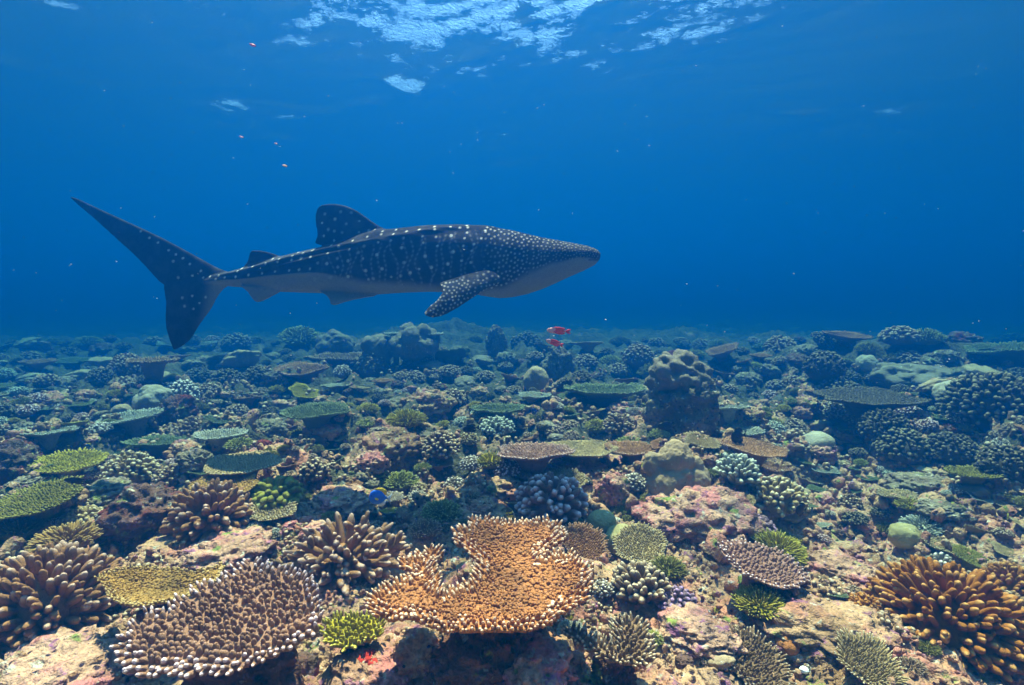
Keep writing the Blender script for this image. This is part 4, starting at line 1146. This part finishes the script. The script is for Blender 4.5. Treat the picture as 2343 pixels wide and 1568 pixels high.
# --- rocks and ledges of the middle ground
for lb, x, y, w, mt, lf, h in (
        ('pale pitted ledge running down right of the dark knobbly coral', 780, 1155, 140, ROCK_PINK, .08, .45), ('pinkish rock block below the cocoa coral ball', 905, 1035, 150, ROCK, .12, .6),
        ('cream rock crowned with pink crust left of the cocoa ball', 845, 1060, 80, ROCK_PINK, .1, .6), ('sandy rock wedge between the tan and olive tables', 440, 1250, 190, ROCK, .02, .35),
        ('pale round stone among the staghorn branches', 722, 1225, 70, ROCK_PINK, .3, .8), ('grey rock with bright tips on top left of the small tang', 237, 1130, 120, ROCK_GREY, .06, .5),
        ('dark overhanging outcrop against the left frame edge', 18, 1078, 140, ROCK_RED, .15, .9), ('shadowed purple rock under the left outcrop', 60, 1110, 80, ROCK_GREY, .05, .5),
        ('yellowish rock hump in front of the mauve finger dome', 1110, 1170, 110, ROCK, .06, .5), ('cream boulder below the long pinkish table', 1150, 1120, 90, ROCK, .1, .6),
        ('brown rock shelf under the thin tan-green table', 1330, 1075, 130, ROCK, .05, .5), ('teal-tinted boulder beyond the notched tan table', 445, 1058, 70, ROCK_GREY, .15, .8),
        ('pale flat stones on the right sand slope', 2150, 1165, 90, ROCK_GREY, .02, .35), ('lumpy rock on the sand near the leaning brown table', 1860, 1035, 90, ROCK_PINK, .15, .5),
        ('rock mound between sand slope and shaded outcrop', 2110, 1115, 120, ROCK_GREY, .08, .5), ('big pale slab sloping to the bottom right corner', 1890, 1440, 260, ROCK, -.06, .35),
        ('sand-coloured rock below the violet knobs', 1600, 1450, 170, ROCK_PINK, .0, .4), ('ragged rock at the lower right edge', 2290, 1520, 150, ROCK_PINK, .0, .7),
        ('creamy rock ridge behind the lilac table coral', 530, 1268, 200, ROCK_PINK, .03, .4), ('dark cavity-riddled rock under the green coral', 1640, 1240, 120, ROCK_PINK, .05, .6),
        ('bumpy rock mound with green algae in the middle distance', 978, 925, 110, ROCK, .1, .6), ('knobby grey boulder left of the dim green table', 610, 985, 80, ROCK_GREY, .1, .6)):
    RK(lb, x, y, w, mt, lf, h)
# --- middle distance
TC('bright green table coral with a dip, middle distance left of centre', 722, 948, 142, 'teal', lift=.25, sp=.035, asp=.8, tilt=(.1, 0), seed=201)
BC('yellow-green coral slab on a dark foot', 930, 965, 102, 'lime', lift=.22, n=260, flat=.35, seed=202, rad=.035)
BC('small green ribbon coral left of the yellow-green slab', 838, 972, 50, 'green', lift=.12, n=90, flat=.35, seed=203)
BC('lime coral cushion beside the brown finger thicket', 1366, 979, 62, 'lime', lift=.2, n=150, flat=.5, seed=204)
FC('brown finger coral thicket right of the lime cushion', 1418, 980, 84, 'cocoa', lift=.08, n=130, length=.4, flat=.7, seed=205)
TC('dim green table coral with beaded rim below the shark', 1146, 942, 122, 'teal', lift=.25, sp=.04, asp=.7, seed=206)
FC('pale teal coral cushion with white tips', 1137, 982, 84, 'grey', lift=.12, n=150, flat=.55, seed=207, pale=1)
FC('round tan-tipped coral tuft beside the cocoa ball', 1072, 1008, 50, 'tan', lift=.15, n=110, flat=.7, seed=208)
BC('green coral mat in front of the pinnacle foot', 1507, 997, 56, 'green', lift=.1, n=130, flat=.35, seed=209)
BC('dark green coral mat above the brown propped table', 1442, 1018, 76, 'green', lift=.1, n=150, flat=.3, seed=210)
TC('green oval table coral with white beaded edge near the small tang', 356, 1017, 118, 'teal', lift=.22, sp=.036, asp=.75, seed=211, rim=.78)
BC('small green lobed coral right of the oval table', 549, 1022, 72, 'green', lift=.15, n=130, flat=.4, seed=212)
TC('grey-green table with white crescent edge', 500, 1000, 118, 'grey', lift=.2, sp=.04, asp=.7, seed=213, rim=.7)
TC('dusky table coral shelf under the pale boulder', 305, 960, 146, 'grey', lift=.25, sp=.035, asp=.7, tilt=(.05, -.12), seed=214)
BO('pale lumpy boulder coral next to the round finger coral', 355, 918, 74, BOULDER_GREY, lift=.3, h=1.0, seed=215, knobs=14, knob_r=.35, knob_a=.12)
FC('round finger coral with bright bead-like tips by the pale boulder', 413, 908, 84, 'pale', lift=.35, n=150, length=.28, flat=.95, seed=216, pale=1, kind='knob')
RK('dark stalk rock holding up the bead-tipped coral', 408, 950, 76, ROCK_RED, lift=.1, h=1.1, seed=217)
BO('small dark mushroom-shaped coral on the dusky shelf', 278, 945, 44, BOULDER, lift=.45, h=.9, seed=218)
TC('mottled table coral at the left edge with a bright rim', 105, 992, 130, 'grey', lift=.15, sp=.04, asp=.6, seed=219)
FC('dim brown finger patch beneath the bead-tipped coral', 438, 985, 100, 'cocoa', lift=.05, n=150, flat=.4, seed=220)
# pinnacle
RK('dark rock pinnacle holding a lumpy coral head', 1562, 932, 155, ROCK_GREY, lift=.28, h=1.1, seed=230, n=5)
BO('lumpy grey coral head crowning the dark pinnacle', 1555, 868, 122, BOULDER_DARK, lift=.80, h=.92, seed=231, knobs=90, knob_r=.22, knob_a=.15, amp=.34, rough=.13)
FC('brown finger patch clinging to the right flank of the pinnacle', 1612, 915, 60, 'cocoa', lift=.5, n=100, flat=.8, seed=232)
TC('small shelf coral sticking out right of the pinnacle', 1665, 935, 80, 'grey', lift=.35, sp=.05, asp=.7, seed=233)
TC('wide dim plate coral left of the pinnacle', 1385, 905, 170, 'teal', lift=.15, sp=.035, asp=.8, seed=234, bowl=.2)
# knolls farther out
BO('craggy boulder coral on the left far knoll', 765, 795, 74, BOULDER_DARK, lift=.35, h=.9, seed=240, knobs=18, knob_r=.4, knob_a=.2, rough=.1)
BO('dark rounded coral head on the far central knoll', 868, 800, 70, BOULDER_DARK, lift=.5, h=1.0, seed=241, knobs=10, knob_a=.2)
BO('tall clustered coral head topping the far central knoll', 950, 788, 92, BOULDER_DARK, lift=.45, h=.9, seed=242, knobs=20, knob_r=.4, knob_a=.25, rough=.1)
TC('thin shelf coral off the right side of the far central knoll', 985, 768, 62, 'grey', lift=1.2, sp=.06, asp=.7, seed=243)
TC('thin shelf coral on top of the far central knoll', 905, 766, 52, 'grey', lift=1.3, sp=.06, asp=.7, seed=244)
FC('dark finger coral dome below the far central knoll', 852, 838, 88, 'cocoa', lift=.2, n=170, length=.22, flat=.9, seed=245)
TC('long dusky table coral below the left far knoll', 770, 825, 140, 'cocoa', lift=.15, sp=.04, asp=.7, seed=246)
FC('pale-beaded round coral in front of the left far knoll', 783, 855, 44, 'pale', lift=.25, n=110, flat=.9, seed=247)
TC('little green table coral below the dark finger dome', 835, 848, 62, 'teal', lift=.3, sp=.06, asp=.7, seed=248)
RK('jagged rock spire fading into the blue', 1135, 785, 44, ROCK_GREY, lift=.5, h=1.7, seed=249)
FC('dark dome coral standing alone in the haze', 1460, 820, 78, 'cocoa', lift=.3, n=160, length=.2, flat=.9, seed=250)
RK('dark rock stack beneath the drifting red creature', 1275, 838, 66, ROCK_GREY, lift=.3, h=1.3, seed=251)
BO('dim round coral head left of the dark rock stack', 1225, 870, 60, BOULDER, lift=.3, h=1.1, seed=252)
FC('dark finger dome under a far table coral, left side', 292, 845, 84, 'cocoa', lift=.25, n=170, length=.25, flat=.9, seed=253)
TC('dark table coral capping the left finger dome', 350, 832, 120, 'cocoa', lift=.5, sp=.045, asp=.6, seed=254)
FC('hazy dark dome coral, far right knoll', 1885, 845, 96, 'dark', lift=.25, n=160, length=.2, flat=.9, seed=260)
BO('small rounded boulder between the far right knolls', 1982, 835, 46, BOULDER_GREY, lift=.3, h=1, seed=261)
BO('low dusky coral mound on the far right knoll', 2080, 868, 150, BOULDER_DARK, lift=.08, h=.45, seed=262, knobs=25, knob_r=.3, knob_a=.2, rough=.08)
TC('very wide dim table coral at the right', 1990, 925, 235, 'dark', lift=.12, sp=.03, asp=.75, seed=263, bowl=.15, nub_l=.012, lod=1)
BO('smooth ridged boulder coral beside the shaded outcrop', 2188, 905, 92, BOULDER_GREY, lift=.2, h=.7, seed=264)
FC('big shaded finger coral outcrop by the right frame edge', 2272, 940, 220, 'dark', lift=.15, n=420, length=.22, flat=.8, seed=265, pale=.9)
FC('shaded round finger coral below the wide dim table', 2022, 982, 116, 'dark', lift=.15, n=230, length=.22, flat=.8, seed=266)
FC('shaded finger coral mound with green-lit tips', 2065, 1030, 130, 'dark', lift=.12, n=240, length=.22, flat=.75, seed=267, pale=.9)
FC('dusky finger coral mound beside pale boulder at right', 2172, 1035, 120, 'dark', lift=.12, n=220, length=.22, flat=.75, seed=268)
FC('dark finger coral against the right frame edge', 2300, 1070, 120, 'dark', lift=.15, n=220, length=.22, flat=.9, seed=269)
BO('bluish smooth boulder coral at the top of the sand valley', 1868, 1018, 70, BOULDER_GREY, lift=.2, h=.7, seed=270, knobs=5, knob_r=.7, knob_a=.3)
TC('round teal plate coral behind the round dark fish', 1690, 990, 112, 'grey', lift=.2, sp=.045, asp=.7, seed=271)

# ---------------------------------------------------------------- smaller corals of the middle ground and the far reef
def copy_thing(src, loc, rz, s, tilt=0.0):
    c = src.copy(); C.objects.link(c); c.matrix_basis = Matrix.LocRotScale(Vector(loc), __import__('mathutils').Euler((tilt, tilt * .5, rz)), Vector((s, s, s)))
    for ch in src.children:
        d = ch.copy(); C.objects.link(d); d.parent = c; d.matrix_parent_inverse = Matrix()
    return c

def where(px, py):
    side = ('left of the tail', 'under the shark tail', 'under the shark belly', 'under the shark head', 'around the pinnacle', 'towards the right edge')[min(5, max(0, int(px / 400)))]
    zone = 'hazy far reef' if py < 860 else ('blue middle reef' if py < 960 else 'near reef')
    return zone, side

PROTO = []
FAR0 = (0, -60, -30)
def proto(fn): PROTO.append(fn); return fn
kinds = []
for j, (k, wd) in enumerate((('teal', 'green'), ('tan', 'tan'), ('grey', 'grey'), ('brown', 'brown'), ('lime', 'lime'))):
    kinds.append(('table', wd, lambda k=k, j=j: table_coral('t', (0, 0, 0), 1.0, k, spacing=.075, nub_l=.07, lift=.36, seed=300 + j, lod=1, bowl=.12 + .05 * j, asp=.85, amp=.30, bald=.25)))
for j, (k, wd) in enumerate((('cocoa', 'brown'), ('pale', 'pale'), ('grey', 'grey'), ('dark', 'dark'), ('lilac', 'pinkish'))):
    kinds.append(('finger', wd, lambda k=k, j=j: finger_coral('t', (0, 0, 0), 1.0, k, n=130, length=.3, flat=.55, seed=320 + j, lod=1, kind='knob', pale=.9)))
for j, (k, wd) in enumerate((('lime', 'lime'), ('green', 'green'), ('olive', 'olive'), ('pale', 'cream'))):
    kinds.append(('cushion', wd, lambda k=k, j=j: bush_coral('t', (0, 0, 0), 1.0, k, n=150, flat=.45, seed=340 + j, lod=1)))
for j, (mt, wd) in enumerate(((BOULDER_DARK, 'dusky'), (BOULDER, 'brown'))):
    kinds.append(('boulder', wd, lambda mt=mt, j=j: boulder('t', (0, 0, 0), (1, 1, .5), mt, seed=360 + j, knobs=26, knob_r=.35, knob_a=.2, n=4, rough=.1)))
for j, (mt, wd) in enumerate(((ROCK, 'sandy'), (ROCK_PINK, 'pink-crusted'), (ROCK_GREY, 'grey'), (ROCK_RED, 'dark red'))):
    kinds.append(('rock', wd, lambda mt=mt, j=j: boulder('t', (0, 0, 0), (1, 1, .6), mt, seed=370 + j, rough=.25, amp=.35, n=4, name='reef_rock', cat='rock')))
CATS = dict(table='table coral', finger='finger coral', cushion='branching coral', boulder='boulder coral', rock='rock')
made = {}
taken = []
for o in list(C.objects):
    if o.parent is None and o.get('category') in ('table coral', 'finger coral', 'branching coral', 'boulder coral', 'rock', 'staghorn coral', 'plate coral') and o.type in ('EMPTY', 'MESH'):
        d = np.array(o.location); dep = d[1] * cp - d[2] * sp
        if dep > .3: taken.append((1171 + F * d[0] / dep, 784 - F * (d[1] * sp + d[2] * cp) / dep, 45))
STOP = set('with by at below above beside behind in on under left right beyond near next cut from around fanning growing standing joined running touching tucked nestled leaning bristling directly against of between holding crowning clinging sticking off topping capping covering fading alone propped spreading lying jutting peeping low close among crowned smooth-topped half'.split())
LAND = []; USED = set()
for o in list(C.objects):
    if o.parent is None and o.get('label') and o.name != 'haze' and 'coral' in o.get('category', '') + ' coral' * (o.get('category') == 'rock'):
        w_ = o['label'].split(); n_ = len(w_)
        for i_ in range(3, len(w_)):
            if w_[i_] in STOP: n_ = i_; break
        d = np.array(o.location); dep = d[1] * cp - d[2] * sp
        if dep > .3: LAND.append((1171 + F * d[0] / dep, 784 - F * (d[1] * sp + d[2] * cp) / dep, ' '.join(w_[:min(n_, 8)])))
sr = np.random.RandomState(77)
def scatter(n, y0, y1, size, x0=-40, x1=2380, weights=None, avoid=True, minpx=6):
    done = 0; tries = 0
    while done < n and tries < n * 12:
        tries += 1
        px, py = sr.uniform(x0, x1), y0 + (y1 - y0) * sr.uniform(0, 1) ** 1.0
        i = sr.choice(len(kinds), p=weights); kd, wd, fn = kinds[i]
        c, t = hit(px, py)
        s = size * sr.lognormal(0, .35) * (1.15 if kd == 'table' else .8) * .5
        wpx = 2 * s * F / t
        if avoid and any(abs(px - a) < r_ * .8 + wpx * .3 and abs(py - b) < r_ * .45 + wpx * .15 for a, b, r_ in taken): continue
        taken.append((px, py, wpx * .45)); done += 1
        zone, side = where(px, py)
        z = s * {'table': .26, 'finger': .15, 'cushion': .12, 'boulder': .25, 'rock': .05}[kd]
        loc = (c[0], c[1], c[2] + z); rz = sr.uniform(0, 6.28)
        if i not in made:
            o = fn(); made[i] = o
            o.matrix_basis = Matrix.LocRotScale(Vector(loc), __import__('mathutils').Euler((0, 0, rz)), Vector((s, s, s)))
        else: o = copy_thing(made[i], loc, rz, s, sr.normal(0, .2))
        noun = {'table': 'table coral', 'finger': 'finger coral', 'cushion': 'cushion coral', 'boulder': 'boulder coral', 'rock': 'reef rock'}[kd]
        size_w = 'tiny' if wpx < 26 else ('small' if wpx < 52 else ('middle-sized' if wpx < 95 else 'wide'))
        for a, b, lm in sorted(LAND, key=lambda q_: abs(q_[0] - px) + 1.6 * abs(q_[1] - py))[:4]:
            rel = ('behind' if b > py else 'in front of') if abs(py - b) * 1.6 > abs(px - a) else ('right of' if px > a else 'left of')
            lb_ = '%s %s %s %s the %s' % (size_w, wd, noun, rel, lm)
            if lb_ not in USED: break
        USED.add(lb_)
        o['label'] = lb_
        o['group'] = 'smaller %ss strewn over the reef' % noun
        o['category'] = CATS[kd]
W_far = np.array([4, 1, .5, 4, .3, 4, .3, .3, 4, .3, .3, 1, 2, .1, 1, 1, .15, .1, 3, 1.5]); W_far /= W_far.sum()  # darker kinds favoured far out, their colour standing in for dimmer light
W_mid = np.array([3, 1.5, 1, 2, .7, 3, .8, 1, 2, 1, 1, 1.5, 2, .6, .6, .5, 2, 2, 1.5, 1.]); W_mid /= W_mid.sum()
scatter(270, 1010, 1240, .105, weights=W_mid)
scatter(300, 895, 1010, .19, weights=W_mid)
scatter(260, 822, 895, .34, weights=W_far)
scatter(150, 782, 825, .50, weights=W_far)
scatter(60, 1240, 1520, .06, x0=1250, weights=W_mid)

def rubble():
    """broken branch bits and pebbles lying everywhere on the reef: too many to count"""
    r = np.random.RandomState(8); n = 15000
    px = r.uniform(-200, 2540, n); py = 850 + 720 * r.uniform(0, 1, n) ** .8
    d = ray(px, py); t_ = np.full(n, .6); P = None
    tt = np.geomspace(.7, 14, 90); best = np.full(n, np.nan)
    for a in range(len(tt) - 1, -1, -1):
        q = d * tt[a]; below = q[:, 2] < height(q[:, 0], q[:, 1], False)
        best = np.where(below, tt[a], best)
    ok = ~np.isnan(best); P = d[ok] * best[ok][:, None]; n = len(P)
    P[:, 0] += r.normal(0, .02, n); P[:, 1] += r.normal(0, .05, n); P[:, 2] = height(P[:, 0], P[:, 1]) - .001
    dist = np.linalg.norm(P, axis=1)
    D = r.normal(size=(n, 3)); D[:, 2] = np.abs(D[:, 2]) * .8
    s = r.lognormal(-4.9, .45, n) * np.clip(dist / 2.2, .8, 2.2)
    me = join_fingers('coral_rubble', P, D, s * r.uniform(1, 2.6, n), s * r.uniform(.5, 1.0, n), np.where(r.rand(n) < .3, 1.0, .6), 'knob', ROCK, 1, 5)
    tag(link('coral_rubble', me), kind='stuff')
    # short living stubs growing in patches over the rock
    n = 16000
    px = r.uniform(-200, 2540, n); py = 830 + 640 * r.uniform(0, 1, n) ** .9
    d = ray(px, py); best = np.full(n, np.nan)
    for a in range(len(tt) - 1, -1, -1):
        q = d * tt[a]; best = np.where(q[:, 2] < height(q[:, 0], q[:, 1], False), tt[a], best)
    ok = ~np.isnan(best); P = d[ok] * best[ok][:, None]
    patch = fbm2(P[:, 0] * 2.3, P[:, 1] * 2.3, 3, 300)
    P = P[patch > .12]; n = len(P)
    P[:, 0] += r.normal(0, .01, n); P[:, 1] += r.normal(0, .03, n); P[:, 2] = height(P[:, 0], P[:, 1]) - .004
    dist = np.linalg.norm(P, axis=1)
    s = .0065 * np.clip(dist / 1.8, .9, 3)
    me = join_fingers('stub_coral_cover', P, r.normal(0, .35, (n, 3)) + np.array([0, 0, 1.]), s * r.uniform(1.6, 3.4, n), s * r.uniform(.7, 1.1, n), np.where(r.rand(n) < .5, 1.0, .7), 'knob', cm('cocoa'), 1, 6)
    tag(link('stub_coral_cover', me), kind='stuff')
rubble()
